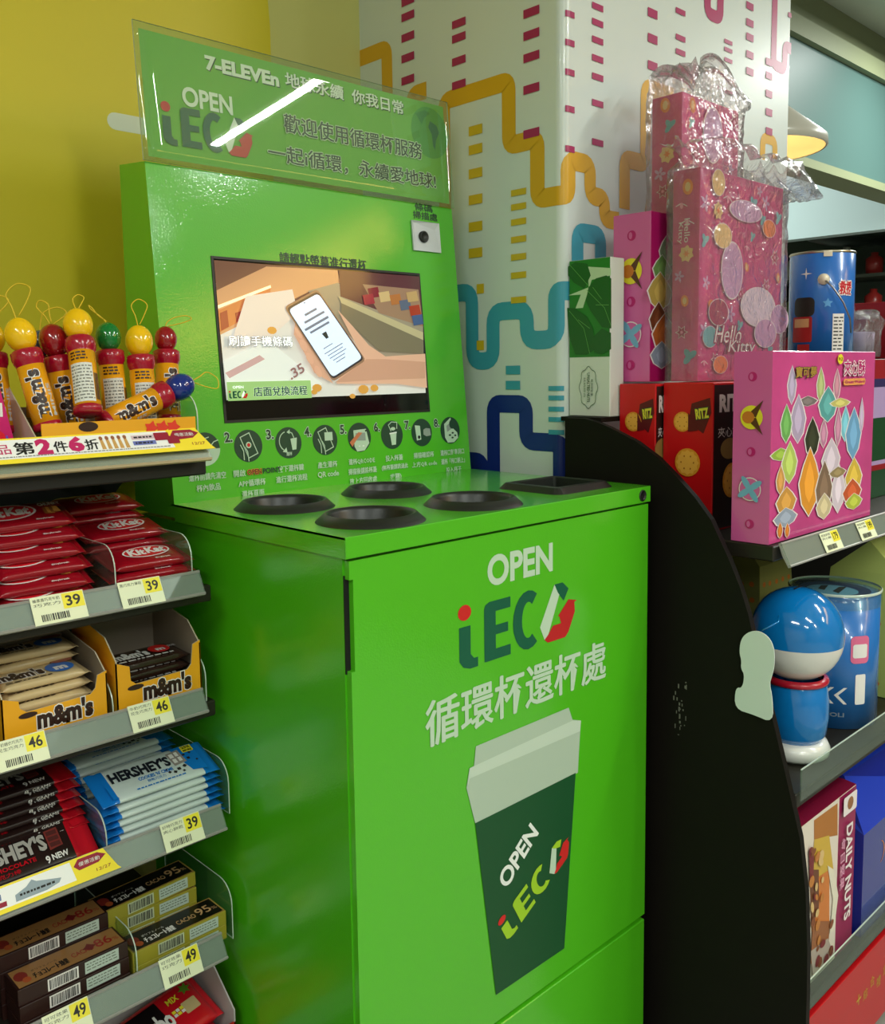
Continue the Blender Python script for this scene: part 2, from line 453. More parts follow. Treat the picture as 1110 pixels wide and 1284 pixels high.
sk([rpx(*p) for p in ((973, -60), (974, 83), (984, 85), (985, 58), (992, 60))], WM, w=.026)
sk([rpx(*p) for p in ((888, -60), (889, 17), (903, 24), (904, -60))], WM, w=.026)
sk(both([(530, 372), (592, 358), (593, 453), (619, 453), (620, 391), (661, 391), (662, 427), (697, 426), (697, 365)], [(716, 366)]), WT, r=.025)
sk([rpx(*p) for p in ((724, 345), (724, 291), (753, 293), (753, 345))], WT)
sk(both([(540, 573), (606, 577), (609, 640)]), WN)
sk(both([(620, 640), (620, 506), (660, 506), (661, 553), (703, 557), (704, 660)]), WN)
c.z += .0003
for x, ys, wd, h, mm in ((512, (1, 20, 46, 72, 100), 16, 10, WM), (576, (29, 47, 76, 106), 17, 10, WM), (667, (15, 43, 71, 111, 167), 20, 11, WM),
                        (597, (163, 187, 217, 250, 284, 317), 17, 12, WYD), (603, (362, 433), 9, 12, WYD), (651, (241, 259, 278, 300, 322, 345, 376), 19, 8, WYD),
                        (644, (464, 483), 18, 11, WT), (697, (487, 499, 513, 526, 542), 17, 6, WT)):
    for y in ys:
        u0, v0, u1, v1 = c.box_px(x, y, wd, h); c.rect(u0, v0, u1, v1, mm)
c.px = rpx
for x, ys, wd, h, mm in ((715, (18, 54, 91, 137, 187), 10, 8, WM), (749, (9, 29, 51, 74, 97, 130, 179), 14, 8, WM), (818, (17, 49, 83), 12, 11, WM),
                        (853, (15, 48, 66, 89), 12, 7, WM), (913, (53, 63, 76, 116), 10, 5, WM), (940, (8, 29, 47, 69, 90), 9, 9, WM), (964, (78, 95, 118, 141, 165), 8, 9, WM), (990, (19,), 4, 6, WM)):
    for y in ys:
        u0, v0, u1, v1 = c.box_px(x, y, wd, h); c.rect(u0, v0, u1, v1, mm)
c.build('wrap_print', colo)

# soffit beam, bulkhead and the dark window bay beyond the column
TEAL = mat('soffit_teal', (84, 114, 110), rough=.45); OLIVE = mat('soffit_olive', (140, 146, 112), rough=.6)
ys = .92
zt, zb = at(992, 45, y=ys).z, at(1007, 199, y=ys).z; zc_ = at(992, 20, y=ys).z
m = MB().box((1.56, ys, zb), (5.99, ys+.10, zt), TEAL); be = struct('trim_1', m)
m = MB().box((1.56, ys-.03, zt), (5.99, ys+.6, zc_), OLIVE); m.box((1.56, ys+.02, zc_), (5.99, ys+.6, ZC-.001), OLIVE); m.build('cornice', be)
m = MB().box((1.56, ys-.02, zb-.035), (5.99, ys+.12, zb), OLIVE); m.build('lower_trim', be)
zz = at(1110, 287, x=4.5).z
m = MB().box((4.5, 1.05, zz), (4.6, 3.39, ZC-.01), mat('bulkhead_pale', (206, 228, 230), rough=.3)); struct('trim_2', m)
m = MB().box((1.542, 3.4, 0), (6, 3.5, ZC), mat('wall_dark_paint', (84, 96, 80), rough=.35)); struct('wall_dark', m)
# a dim rack far behind the column
fr = thing('far_rack', 'dim dark rack of small goods far behind the white column', 'rack', (5.5, 1.2, 0))
for y in (.30, 2.15): MB().box((5.3, y, 0), (5.7, y+.03, 2.0), DARK).build('side_panel', fr, True)
for z in (1.30, 1.56, 1.80): MB().box((5.3, .33, z-.02), (5.7, 2.15, z), mat('rack_shelf', (70, 76, 64), .5)).build('shelf', fr, True)
rr = random.Random(12); FCOL = ((150, 40, 36), (90, 110, 70), (190, 170, 70), (60, 80, 120), (190, 190, 180), (150, 30, 44))
NTH = ('first', 'second', 'third', 'fourth', 'fifth', 'sixth', 'seventh', 'eighth', 'ninth', 'tenth')
for z, zn in ((1.30, 'lowest'), (1.56, 'middle'), (1.80, 'top')):
    for k in range(10):
        y = 2.03-k*.175; hh = rr.uniform(.12, .19); cc = FCOL[rr.randrange(6)]
        mb = MB().lathe([(0, 0), (.05, 0), (.052, hh*.7), (.022, hh*.86), (.022, hh), (0, hh)], mat('far_%d_%d_%d' % cc, cc, .3), 14)
        o = mb.build('bottle'); o.location = (5.38, y, z+.0005); tag(o, 'small dim bottle on the %s shelf of the far rack, %s from its column end' % (zn, NTH[k]), 'bottle', 'bottles on the %s shelf of the far rack' % zn)
# grey duct curving below the bulkhead
m = MB(); P = [at(a, b, y=1.7) for a, b in ((985, 278), (1003, 284), (1018, 296), (1040, 301), (1075, 303), (1130, 300))]; m.tube(P, .035, mat('duct_grey', (110, 122, 120), .3, .6), 12)
tag(m.build('duct'), 'grey curved duct under the pale bulkhead beyond the column', 'duct')

# ------------------------------------------------------------------ things out of the picture that show as reflections, and added lamps
WHERE = iter(['nearest the header board', 'over the light box', 'in front of the machine', 'beside the candy shelving', 'at the left rear of the shop', 'deep in the middle aisle', 'beyond the gift shelving', 'added in front of the teal soffit to brighten the far bay', 'added behind the teal soffit to brighten the pale bulkhead'])
def ceiling_light(x, y, sx, sy):
    t = thing('ceiling_light', 'white linear ceiling light '+next(WHERE), 'light', (x, y, ZC), group='linear ceiling lights')
    MB().box((-sx/2-.02, -sy/2-.02, -.07), (sx/2+.02, sy/2+.02, 0), mat('fixture_white', (220, 225, 215), rough=.4)).build('housing', t)
for x, y, sx, sy, p in LAMPS: ceiling_light(x, y, sx, sy)
t = thing('display_case', 'tall warm lit display case across the aisle with an orange backlit header', 'display case', (2.25, -2.4, 0))
MB().box((-.22, -1.2, 0), (.25, 1.25, 1.9), mat('case_body', (120, 100, 80), .5)).build('case_body', t)
MB().box((-.22, -1.2, 1.9), (.25, 1.25, 2.24), mat('case_frame', (150, 110, 60), .5)).build('header_frame', t)
MB().box((-.235, -1.19, 1.93), (-.22, 1.24, 2.22), mat('backlit_yellow', (255, 200, 104), .5, emit=4.2)).build('lit_panel', t)

# ------------------------------------------------------------------ the green cup return machine
W, ZL, YB, YT, ZT, YR = .62, 1.05, .398, .442, 1.545, .523
K = thing('cup_return_machine', 'bright green metal cup return machine with a touch screen and four round holes', 'machine', (0, 0, 0))
m = MB(); m.box((.004, .006, .03), (W-.004, YR-.004, ZL-.026), mat('green_paint_body', (74, 180, 18), rough=.3, coat=.5, bump=.08, bscale=420, detail=1))
m.box((.03, .03, 0), (W-.03, YR-.03, .03), BLACKP)
m.build('cabinet_body', K)
# door with a cut for the fingers at its upper hinge side
m = MB(); D0, D1 = -.004, .006
m.prism([(.006, .322), (W-.003, .322), (W-.003, 1.021), (.006, 1.021), (.006, .999), (.0115, .999), (.0115, .889), (.006, .889)],
        lambda p, k: (p[0], D0+(D1-D0)*k, p[1]), GREEN); door = m.build('door', K)
m = MB().box((.0045, .004, .885), (.013, .0058, 1.003), DARK); m.build('finger_slot', K)
m = MB().box((.006, D0, .04), (W-.003, D1, .313), GREEN, bev=.0012); m.build('lower_door', K)
# top tray with real holes
def rounded(x0, y0, x1, y1, r, n=5):
    pts = []
    for cx, cy, a0 in ((x1-r, y1-r, 0), (x0+r, y1-r, 90), (x0+r, y0+r, 180), (x1-r, y0+r, 270)):
        for i in range(n+1):
            a = R_(a0+90*i/n); pts.append((cx+r*math.cos(a), cy+r*math.sin(a)))
    return pts
HOLES = [(.092, .250), (.099, .068), (.286, .256), (.289, .070)]
HR = .059
RECT = (.447, .045, .567, .150)
cu = bpy.data.curves.new('t', 'CURVE'); cu.dimensions = '2D'; cu.fill_mode = 'BOTH'; cu.extrude = .0015
def spl(P):
    s = cu.splines.new('POLY'); s.points.add(len(P)-1)
    for q, p in zip(s.points, P): q.co = (p[0], p[1], 0, 1)
    s.use_cyclic_u = True
spl([(0, -.006), (W, -.006), (W, YB+.01), (0, YB+.01)])
for hx, hy in HOLES: spl([(hx+HR*math.cos(2*PI*i/40), hy+HR*math.sin(2*PI*i/40)) for i in range(40)])
spl(rounded(*RECT, .01))
to = bpy.data.objects.new('t', cu); me = to.to_mesh(); m = MB()
m.add([(v.co.x, v.co.y, v.co.z+ZL-.0015) for v in me.vertices], [tuple(p.vertices) for p in me.polygons], GREEN)
to.to_mesh_clear(); bpy.data.objects.remove(to)
zb = ZL-.0255
m.box((0, -.0065, zb), (W, -.0045, ZL-.0005), GREEN, bev=.0006); m.box((0, -.0045, zb), (.002, YB, ZL-.0005), GREEN); m.box((W-.002, -.0045, zb), (W, YB, ZL-.0005), GREEN)
top = m.build('top_tray', K)
RUB = mat('hole_rim_black', (30, 32, 30), rough=.38)
for hx, hy in HOLES:
    m = MB(); m.lathe([(HR-.012, ZL-.03), (HR-.006, ZL+.006), (HR-.003, ZL+.0105), (HR, ZL+.011), (HR+.010, ZL+.002), (HR+.012, ZL)], RUB, 48, ax=(hx, hy))
    ring = m.build('hole_rim', K)
    m = MB(); m.lathe([(HR-.001, ZL-.002), (HR-.012, ZL-.03), (HR-.014, ZL-.30), (0, ZL-.30)], DARK, 32, ax=(hx, hy)); m.build('cup_tube', ring)
def ring_rect(m, layers, mt):
    vs = []; fs = []; n = None
    for (e, z) in layers:
        x0, y0, x1, y1 = RECT; P = rounded(x0-e, y0-e, x1+e, y1+e, .006+max(0, e), 4); n = len(P); vs += [(p[0], p[1], z) for p in P]
    for k in range(len(layers)-1):
        for i in range(n): j = (i+1) % n; fs.append((k*n+i, k*n+j, (k+1)*n+j, (k+1)*n+i))
    m.add(vs, fs, mt)
m = MB(); ring_rect(m, [(-.008, ZL-.03), (-.006, ZL+.008), (-.003, ZL+.010), (.004, ZL+.009), (.014, ZL)], RUB); rr = m.build('slot_rim', K)
m = MB(); ring_rect(m, [(0, ZL-.002), (-.008, ZL-.03), (-.010, ZL-.2)], DARK); m.box((RECT[0]+.01, RECT[1]+.01, ZL-.21), (RECT[2]-.01, RECT[3]-.01, ZL-.2), DARK); m.build('chute', rr)
# lock on the tray front
m = MB(); ML = Matrix.Translation((.597, -.0066, 1.0365)) @ Matrix.Rotation(R_(90), 4, 'X')
m.lathe([(.0092, 0), (.0092, .0012), (.0075, .0022), (.0068, .0012), (0, .0012)], BLACKP, 20, ML); lk = m.build('lock', K)
m = MB(); m.box((-.0018, -.0018, .0010), (.0018, .0018, .0016), mat('chrome', (190, 190, 185), .2, 1), ML); m.build('key_hole', lk)
# back panel (leaning front)
m = MB(); m.prism([(YB, ZL), (YT, ZT), (YR, ZT+.008), (YR, ZL-.02), (YB, ZL-.02)], lambda p, k: (W*k, p[0], p[1]), GREEN); bpn = m.build('display_panel', K)
PN = Vector((0, YT-YB, ZT-ZL)).normalized()
pc = plane_canvas((0, YB, ZL), (1, 0, 0), PN)
# screen
u0, v0 = pc.px(285, 523); u1, v1 = pc.px(524, 345); u0 = (u0+pc.px(266, 325)[0])/2; u1 = (u1+pc.px(537, 517)[0])/2
sv0 = (pc.px(285, 523)[1]+pc.px(537, 517)[1])/2; sv1 = (pc.px(266, 325)[1]+pc.px(524, 345)[1])/2
N_ = pc.fn(0, 0, 1)-pc.fn(0, 0, 0)
def pp(u, v, l): return pc.fn(u, v, l)
m = MB(); b = .004
m.prism([(u0-b, sv0-b), (u1+b, sv0-b), (u1+b, sv1+b), (u0-b, sv1+b)], lambda p, k: pp(p[0], p[1], -.004+.0055*k), BLACKP); scr = m.build('screen', K)
def scmat(n, c, e=.55): return mat('screen_'+n, c, rough=.12, spec=.5, emit=e)
sc = Canvas(lambda a, b_, l: pp(a, b_, l), pc.px, base=.0018, step=.0002)
sc.rect(u0, sv0, u1, sv1, mat('screen_black', (6, 8, 8), rough=.08))
U = lambda t: u0+(u1-u0)*t
V = lambda t: sv0+(sv1-sv0)*t
X_ = lambda a, b_: sc.px(220+a/2.921, 290+b_/2.921)
def clampuv(p): return (min(u1, max(u0, p[0])), min(V(.99), max(V(.125), p[1])))
def sp(P, n, c_, e=.5): sc.poly([clampuv(X_(*p)) for p in P], scmat(n, c_, e)); sc.up()
sc.up(); sp([(140, 190), (890, 190), (915, 600), (185, 620)], 'table', (206, 206, 200))
sp([(120, 60), (900, 100), (905, 250), (120, 300)], 'topreflect', (120, 84, 70), .3); sp([(100, 215), (330, 130), (590, 135), (600, 190), (480, 225), (160, 380)], 'wall', (200, 150, 110), .4)  # brown top piece paints the shop's dim reflection into the screen picture
sp([(140, 290), (345, 205), (345, 270), (160, 370)], 'poster', (196, 120, 70), .4)
sp([(150, 272), (345, 198), (347, 208), (152, 284)], 'posterlight', (255, 232, 190), .7)
sp([(215, 300), (265, 285), (270, 315), (220, 335)], 'posterred', (150, 60, 50), .4); sp([(280, 275), (315, 262), (318, 300), (285, 312)], 'posterred', (150, 60, 50), .4)
sp([(160, 300), (185, 290), (192, 350), (165, 365)], 'posterred', (150, 60, 50), .4)
sp([(480, 220), (590, 190), (905, 350), (905, 470), (700, 460), (560, 300)], 'shade', (150, 140, 120), .4)
sp([(590, 100), (780, 120), (900, 130), (890, 200), (905, 350), (600, 240)], 'shelfdark', (90, 55, 58), .35)
sp([(680, 195), (885, 215), (905, 350), (740, 300)], 'goods', (150, 120, 96), .4)
for i, (x, y, cc) in enumerate(((720, 225, (120, 30, 50)), (760, 240, (196, 170, 120)), (800, 250, (170, 110, 60)), (835, 270, (90, 100, 120)), (870, 290, (160, 60, 40)), (860, 240, (180, 150, 100)), (700, 250, (150, 40, 60)), (880, 325, (70, 90, 130)))):
    sp([(x-22, y-14), (x+16, y-20), (x+24, y+16), (x-14, y+22)], 'g%d' % i, cc, .4)
sp([(590, 240), (900, 372), (900, 400), (600, 265)], 'rail', (178, 168, 130), .45)
sp([(600, 265), (900, 400), (900, 450), (740, 440), (600, 310)], 'basket', (120, 112, 90), .4)
sp([(165, 480), (330, 400), (530, 560), (470, 610), (185, 600)], 'paper', (216, 220, 214), .55)
sp([(175, 520), (300, 455), (320, 470), (190, 540)], 'pinkband', (196, 160, 160), .45); sp([(250, 240), (420, 215), (440, 300), (330, 400), (200, 400)], 'blur', (214, 204, 196), .45)
for x, y, q in ((510, 575, 22), (680, 580, 26), (720, 575, 20), (345, 365, 20), (640, 605, 14), (500, 590, 14)): sc.ell(*X_(x, y), .009*q/20, .006*q/20, scmat('food', (206, 150, 70), .45), 10)
sc.up(); sp([(430, 330), (470, 380), (520, 480), (570, 560), (545, 545), (500, 520), (465, 450), (425, 380)], 'fingers', (206, 160, 134), .45)
sp([(585, 290), (640, 350), (700, 420), (760, 460), (905, 450), (912, 575), (800, 560), (580, 560), (600, 520), (680, 470)], 'hand', (212, 168, 142), .45)
sp([(575, 555), (690, 470), (760, 470), (905, 480), (905, 540), (760, 545)], 'palm', (196, 150, 126), .42)
for (x, y) in ((442, 372), (458, 420), (482, 468), (512, 515)): sc.ell(*X_(x, y), .0062, .0105, scmat('finger', (214, 166, 140), .45), 14, .5); sc.up()
P = [X_(*p) for p in ((395, 285), (510, 222), (680, 470), (565, 545))]
def rquad(P, k):
    cx = sum(p[0] for p in P)/4; cy = sum(p[1] for p in P)/4; P = [Vector((cx+(p[0]-cx)*k, cy+(p[1]-cy)*k)) for p in P]; out = []
    for i in range(4):
        a, b_, d = P[i-1], P[i], P[(i+1) % 4]; l = .008; p1 = b_+(a-b_).normalized()*l; p2 = b_+(d-b_).normalized()*l
        for t in (0, .33, .67, 1): out.append(tuple((1-t)**2*p1+2*t*(1-t)*b_+t*t*p2))
    return out
sc.poly(rquad(P, 1.05), scmat('case', (150, 116, 92), .35)); sc.up(); sc.poly(rquad(P, 1.0), scmat('bezel', (60, 56, 60), .3)); sc.up(); sc.poly(rquad(P, .95), scmat('phone', (206, 220, 240), .75)); sc.up()
dv = (Vector(P[1])-Vector(P[0])); dd = (Vector(P[3])-Vector(P[0])); rot = math.atan2(dv.y, dv.x)
def ph(a, b_): q = Vector(P[0])+dv*a+dd*b_; return (q.x, q.y)
PH = scmat('phoneink', (120, 130, 150), .3); PHD = scmat('phonecup', (50, 60, 60), .2)
for b_, a0, a1, th in ((.16, .32, .70, .016), (.235, .20, .84, .016), (.31, .10, .86, .018), (.37, .18, .80, .016), (.62, .25, .55, .006), (.68, .2, .8, .006), (.72, .25, .75, .006), (.76, .25, .8, .006), (.80, .3, .7, .006), (.84, .35, .65, .006)):
    sc.poly([ph(a0, b_), ph(a1, b_), ph(a1, b_+th*1.6), ph(a0, b_+th*1.6)], PH)
sc.poly([ph(.44, .46), ph(.58, .46), ph(.55, .54), ph(.47, .54)], PHD); sc.ell(*ph(.5, .045), .0012, .0012, PHD, 8)
sc.up(); SWH = scmat('white', (236, 240, 238), .8); SGR = scmat('caption', (150, 190, 120), .5); SDG = scmat('captiongreen', (10, 80, 60), .2); SRD = scmat('captionred', (190, 30, 30), .4)
a0, b0, a1, b1 = sc.box_px(220+300/2.921, 290+405/2.921, 232/2.921, 38/2.921)
sc.text('刷讀手機條碼', a0, b0, a1, b1, SWH, bold=.015, om=scmat('shadow', (90, 96, 96), .2), ow=.03)
ub = X_(485, 580)[0]; sc.rect(u0, V(.118), ub, V(.235), SGR); sc.up()
sc.tp('店面兌換流程', 220+372/2.921, 290+587/2.921, 196/2.921, 34/2.921, SDG, bold=.02, om=SWH, ow=.02)
sc.tp('OPEN', 220+217/2.921, 290+573/2.921, 40/2.921, 10/2.921, SWH, bold=.02)
q = sc.box_px(220+218/2.921, 290+600/2.921, 70/2.921, 26/2.921); ieco(sc, q[0], q[1], q[2]-q[0], q[3]-q[1], 0, (SRD, SDG, SWH, SDG, SRD))
tx = X_(430, 515); sc.text('.35', tx[0]-.016, tx[1]-.008, tx[0]+.016, tx[1]+.008, scmat('price', (150, 110, 110), .3), bold=.02, rot=.45)
for i in range(5): sc.rect(U(.06+.16*i), V(.02), U(.12+.16*i), V(.10), mat('screen_black', (6, 8, 8))) if 0 else None
sc.build('picture', scr)
# printed words and icons on the panel
c = pc; c.z = .0005
c.tp('請輕點螢幕進行還杯', 405, 329, 108, 16, IDARK, bold=.02)
c.tp('條碼', 531, 260.5, 22, 9.5, TEXTG, bold=.02); c.tp('掃描處', 533, 271, 30, 9.5, TEXTG, bold=.02)
IC = [(257, 564), (311.4, 559.4), (361.7, 555.3), (407.6, 551.2), (450.7, 548.5), (491.5, 545), (528.8, 542.3), (564.4, 539.2)]
IR = .5*(c.px(329, 559)[0]-c.px(293.5, 559)[0])
CAP = [['還杯前請先清空', '杯內飲品'], ['開啟OPENPOINT', 'APP循環杯', '還杯頁面'], ['按下還杯鍵', '進行還杯流程'], ['產生還杯', 'QR code'], ['還杯QRCODE', '掃描後請將杯蓋', '放上方回收處'], ['投入杯蓋', '(無杯蓋請跳過此', '步驟)'], ['掃描確認杯', '上方QR code'], ['還杯口對準洞口', '還杯「杯口朝上」', '投入杯子']]
ivs = []
for i, (a, b_) in enumerate(IC):
    u, v = c.px(a, b_); ivs.append((u, v))
vm = sum(p[1] for p in ivs)/8
for i, (u, v) in enumerate(ivs):
    v = vm; c.z = .0005; r = IR
    c.ell(u, v, r, r, IDARK, 32); c.up()
    if i:
        c.text('%d.' % (i+1), u-r*1.62, v+r*.30, u-r*1.08, v+r*.92, TEXTG, bold=.03, om=PALE, ow=.05)
    S = lambda x, y: (u+x*r, v+y*r)
    ln = r*.06
    if i == 0:
        c.poly([(u+r*math.cos(t), v+r*math.sin(t)) for t in [PI+PI*k/16 for k in range(17)]], PALE); c.up(); c.stroke([S(.2, 0), S(.6, .4), S(.9, .5)], ln, PALE); c.stroke([S(-.4, .1), S(-.1, .6), S(.3, .7)], ln, PALE)
    elif i == 1 or i == 3:
        q = [S(-.55, .55), S(.1, .8), S(.62, -.5), S(-.05, -.75)]; c.stroke(q, ln, PALE, closed=True); c.up()
        if i == 1: c.ell(*S(0, .05), r*.2, r*.2, PALE, 12); c.up(); c.ell(*S(0, .05), r*.12, r*.12, LOGOR, 10); c.up()
        else:
            c.rect(u-r*.05, v-r*.05, u+r*.6, v+r*.5, PALE); c.up()
        c.stroke([S(-.6, .1), S(-.4, -.3), S(-.4, -.85)], ln, PALE); c.stroke([S(-.3, -.05), S(-.12, -.35), S(-.08, -.95)], ln, PALE)
    elif i == 2:
        for a0 in (.5, 1.5):
            A = [PI*(a0+.08)+PI*.75*k/10 for k in range(11)]
            if a0 == .5: c.stroke([S(-.1+.6*math.cos(t), .1+.62*math.sin(t)) for t in A], ln, PALE)
        c.poly([S(-.5, -.55), S(-.15, -.62), S(-.2, -.28)], PALE); c.stroke([S(.05, .72), S(.3, .6), S(.42, .3)], ln, PALE); c.poly([S(-.1, .68), S(.15, .85), S(.12, .55)], PALE)
        c.poly([S(.15, .25), S(.65, .3), S(.55, -.45), S(.25, -.48)], PALE); c.up(); c.text('還杯', u-r*.25, v-r*.82, u+r*.2, v-r*.58, PALE, bold=.02)
    elif i == 4:
        c.poly([S(-.5, .5), S(.6, .55), S(.8, -.45), S(.35, -.92), S(-.3, -.95), S(-.5, -.6)], PALE); c.up(); c.poly([S(-.35, .3), S(.5, .3), S(.5, -.25), S(-.35, -.2)], mat('icon_grey', (150, 160, 152), .4)); c.up()
        c.poly([S(-.9, -.3), S(-.1, .35), S(.25, .3), S(-.3, -.15), S(-.7, -.6)], mat('icon_skin', (206, 120, 80), .4)); c.ell(*S(.55, .42), r*.07, r*.07, INK, 8); c.ell(*S(-.1, -.6), r*.1, r*.05, WHITE, 8); c.ell(*S(.25, -.6), r*.1, r*.05, WHITE, 8)
    elif i == 5:
        c.poly([S(-.2, .08), S(.4, .12), S(.28, -.7), S(-.1, -.72)], PALE); c.up(); c.poly([S(-.25, .14), S(.42, .2), S(.42, .10), S(-.25, .04)], WHITE); c.stroke([S(-.1, .25), S(-.3, .7), S(.0, .9), S(.5, .85), S(.45, .4)], ln, PALE); c.ell(*S(.1, .42), r*.22, r*.12, PALE, 12)
    elif i == 6:
        c.poly([S(-.65, .55), S(-.15, .5), S(-.12, -.5), S(-.55, -.55)], PALE); c.up(); c.ell(*S(-.32, -.32), r*.13, r*.13, INK, 10); c.poly([S(.15, .2), S(.4, .3), S(.8, .25), S(.85, -.25), S(.4, -.3), S(.12, -.15)], mat('icon_grey', (150, 160, 152), .4))
    else:
        c.poly([S(-.6, .5), S(.1, .95), S(.2, .2), S(.7, -.2), S(.75, -.6), S(.3, -.9), S(-.35, -.9), S(-.6, -.5)], PALE); c.up(); c.poly([S(-.4, .35), S(.05, .6), S(.1, .1), S(-.35, -.1)], mat('icon_grey', (150, 160, 152), .4)); c.ell(*S(.2, .45), r*.3, r*.35, IDARK, 12); c.up()
        for q in ((-.1, -.35), (.2, -.2), (.15, -.55), (.45, -.4)): c.ell(*S(*q), r*.12, r*.07, IDARK, 8)
    for j, t in enumerate(CAP[i]):
        nw = sum(1 if ord(ch) > 255 else .62 for ch in t); hh = .0105; wdt = min(nw*.0100, .062)
        vv = v-r*1.62-j*.0165
        c.up()
        if 'OPENPOINT' in t:
            c.text('開啟', u-wdt/2, vv-hh/2, u-wdt/2+.021, vv+hh/2, PALE, bold=.02); x = u-wdt/2+.024
            c.text('OPEN', x, vv-hh*.4, x+.026, vv+hh*.4, mat('word_brown', (110, 50, 30), .4), bold=.03, om=mat('word_orange', (240, 150, 60), .4), ow=.05); c.text('POINT', x+.028, vv-hh*.4, x+.062, vv+hh*.4, IDARK, bold=.03)
        else: c.text(t, u-wdt/2, vv-hh/2, u+wdt/2, vv+hh/2, PALE, bold=.02, res=1)
c.build('panel_print', bpn)
# barcode reader
q0 = plane_canvas((0, YB, ZL), (1, 0, 0), PN); a0, b0 = q0.px(517.5, 314); a1, b1 = q0.px(549, 281)
m = MB(); GRY = mat('reader_grey', (205, 208, 212), rough=.35)
def P3(a, b_, l): return q0.fn(a, b_, l)
d = .006
vs = [P3(a0, b0, .001), P3(a1, b0, .001), P3(a1, b1, .001), P3(a0, b1, .001), P3(a0, b0, .004), P3(a1, b0, .004), P3(a1, b1, .004), P3(a0, b1, .004),
      P3(a0+d, b0+d*.8, .0035), P3(a1-d*.4, b0+d*.8, .0035), P3(a1-d*1.6, b1-d*2, .0008), P3(a0+d, b1-d*.5, .0008)]
m.add(vs, [(0, 1, 5, 4), (1, 2, 6, 5), (2, 3, 7, 6), (3, 0, 4, 7), (4, 5, 9, 8), (5, 6, 10, 9), (6, 7, 11, 10), (7, 4, 8, 11), (8, 9, 10, 11)], GRY)
rd = m.build('barcode_reader', K)
cc = P3((a0*.62+a1*.38), (b0*.52+b1*.48), .003); ML = Matrix.Translation(cc) @ Matrix.Rotation(R_(85), 4, 'X')
m = MB(); m.lathe([(.0105, -.002), (.0105, .004), (.009, .005), (.007, .003), (0, .002)], BLACKP, 20, ML); m.build('lens', rd)
# clear acrylic header board, bowed a little, with the printed sheet on it
SBH = .198
def sfn(u, v, l):
    t = v/SBH; bow = .0; y = YT+.0005-.003+bow + v*PN.y*.9; return Vector((u, y-.0002*math.sin(PI*min(1, max(0, t)))-l, ZT+.0005+v))
m = MB(); nu, nv = 20, 10; vs = []; fs = []
for k in (0, 1):
    for j in range(nv+1):
        for i in range(nu+1): vs.append(sfn(-.004+(W+.006)*i/nu, SBH*j/nv, .003*k))
n = (nu+1)*(nv+1)
for j in range(nv):
    for i in range(nu):
        a = j*(nu+1)+i; fs.append((a+n, a+1+n, a+nu+2+n, a+nu+1+n)); fs.append((a, a+nu+1, a+nu+2, a+1))
ACS = clear('acrylic_sign', (236, 246, 232), .04, .5, .02, cap=.10)
m.add(vs, fs, ACS, True)
ed = []
for j in range(nv): ed += [(j*(nu+1), (j+1)*(nu+1), (j+1)*(nu+1)+n, j*(nu+1)+n), (j*(nu+1)+nu, j*(nu+1)+nu+n, (j+1)*(nu+1)+nu+n, (j+1)*(nu+1)+nu)]
for i in range(nu): ed += [(nv*(nu+1)+i, nv*(nu+1)+i+n, nv*(nu+1)+i+1+n, nv*(nu+1)+i+1), (i, i+1, i+1+n, i+n)]
b = len(m.v)-len(vs); mi = m.mi(ACRE)
for f in ed: m.f.append(tuple(b+k for k in f)); m.m.append(mi); m.sm.append(False)
sb = m.build('header_board', K)
def spx(a, b_):
    d_ = ray(a, b_); o = Vector((0, YT-.002, ZT)); nn = Vector((0, -PN.z, PN.y)); t = (o-CAM).dot(nn)/d_.dot(nn); p = CAM+d_*t; return (p.x, p.z-ZT-.0005)
# print sheet behind the front skin
SGN = mat('sign_green_print', (116, 184, 70), rough=.5); SGN2 = mat('sign_green_globe', (84, 160, 70), rough=.5)
s = Canvas(lambda u, v, l: sfn(u, v, .0006+l*.25), spx, base=0, step=.0008)
x0, z0, x1, z1 = .005, .007, W-.008, SBH-.010
nx = 16
for i in range(nx):
    for j in range(5): s.rect(x0+(x1-x0)*i/nx, z0+(z1-z0)*j/5, x0+(x1-x0)*(i+1)/nx, z0+(z1-z0)*(j+1)/5, SGN)
s.up(); gx, gv = spx(538, 167); s.ell(gx, gv, .047, .047, SGN2, 32); s.up()
gx2, gv2 = spx(538, 165)
s.poly([(gx+.002, gv+.022), (gx+.018, gv+.016), (gx+.024, gv+.004), (gx+.014, gv-.012), (gx+.010, gv-.030), (gx+.006, gv-.024), (gx+.004, gv-.002), (gx-.004, gv+.010)], mat('sign_land', (44, 120, 90), .5))
s.poly([(gx-.034, gv+.030), (gx-.010, gv+.040), (gx+.004, gv+.036), (gx-.012, gv+.026), (gx-.020, gv+.012)], mat('sign_land2', (64, 140, 70), .5))
SDK = mat('sign_shadow', (40, 70, 50), .5)
def st(t, cx, cy, wd, h, m_, sh=None, **k):
    q = s.box_px(cx, cy, wd, h)
    if sh: s.text(t, q[0]+.0015, q[1]-.0015, q[2]+.0015, q[3]-.0015, sh, **k); s.up()
    s.text(t, *q, m_, **k); s.up()
st('7-ELEVEn', 302, 90, 91, 18, WHITE, sh=SDK, bold=.045)
st('地球永續  你我日常', 430, 118, 145, 17, WHITE, sh=SDK, bold=.02)
st('OPEN', 258.5, 127, 62, 24, WHITE, bold=.03)
q = s.box_px(258, 165, 114, 48); ieco(s, q[0], q[1], q[2]-q[0], q[3]-q[1], 0, (LOGOR, LOGOG, WHITE, LOGOG, LOGOR)); s.up()
for t, a in (('歡迎使用循環杯服務', (441, 172.5, 170, 22)), ('一起i循環，永續愛地球!', (440, 209.5, 207, 21))):
    s.tp(t, *a, TEXTG, bold=.015, om=mat('sign_glow', (214, 232, 205), .5), ow=.035)
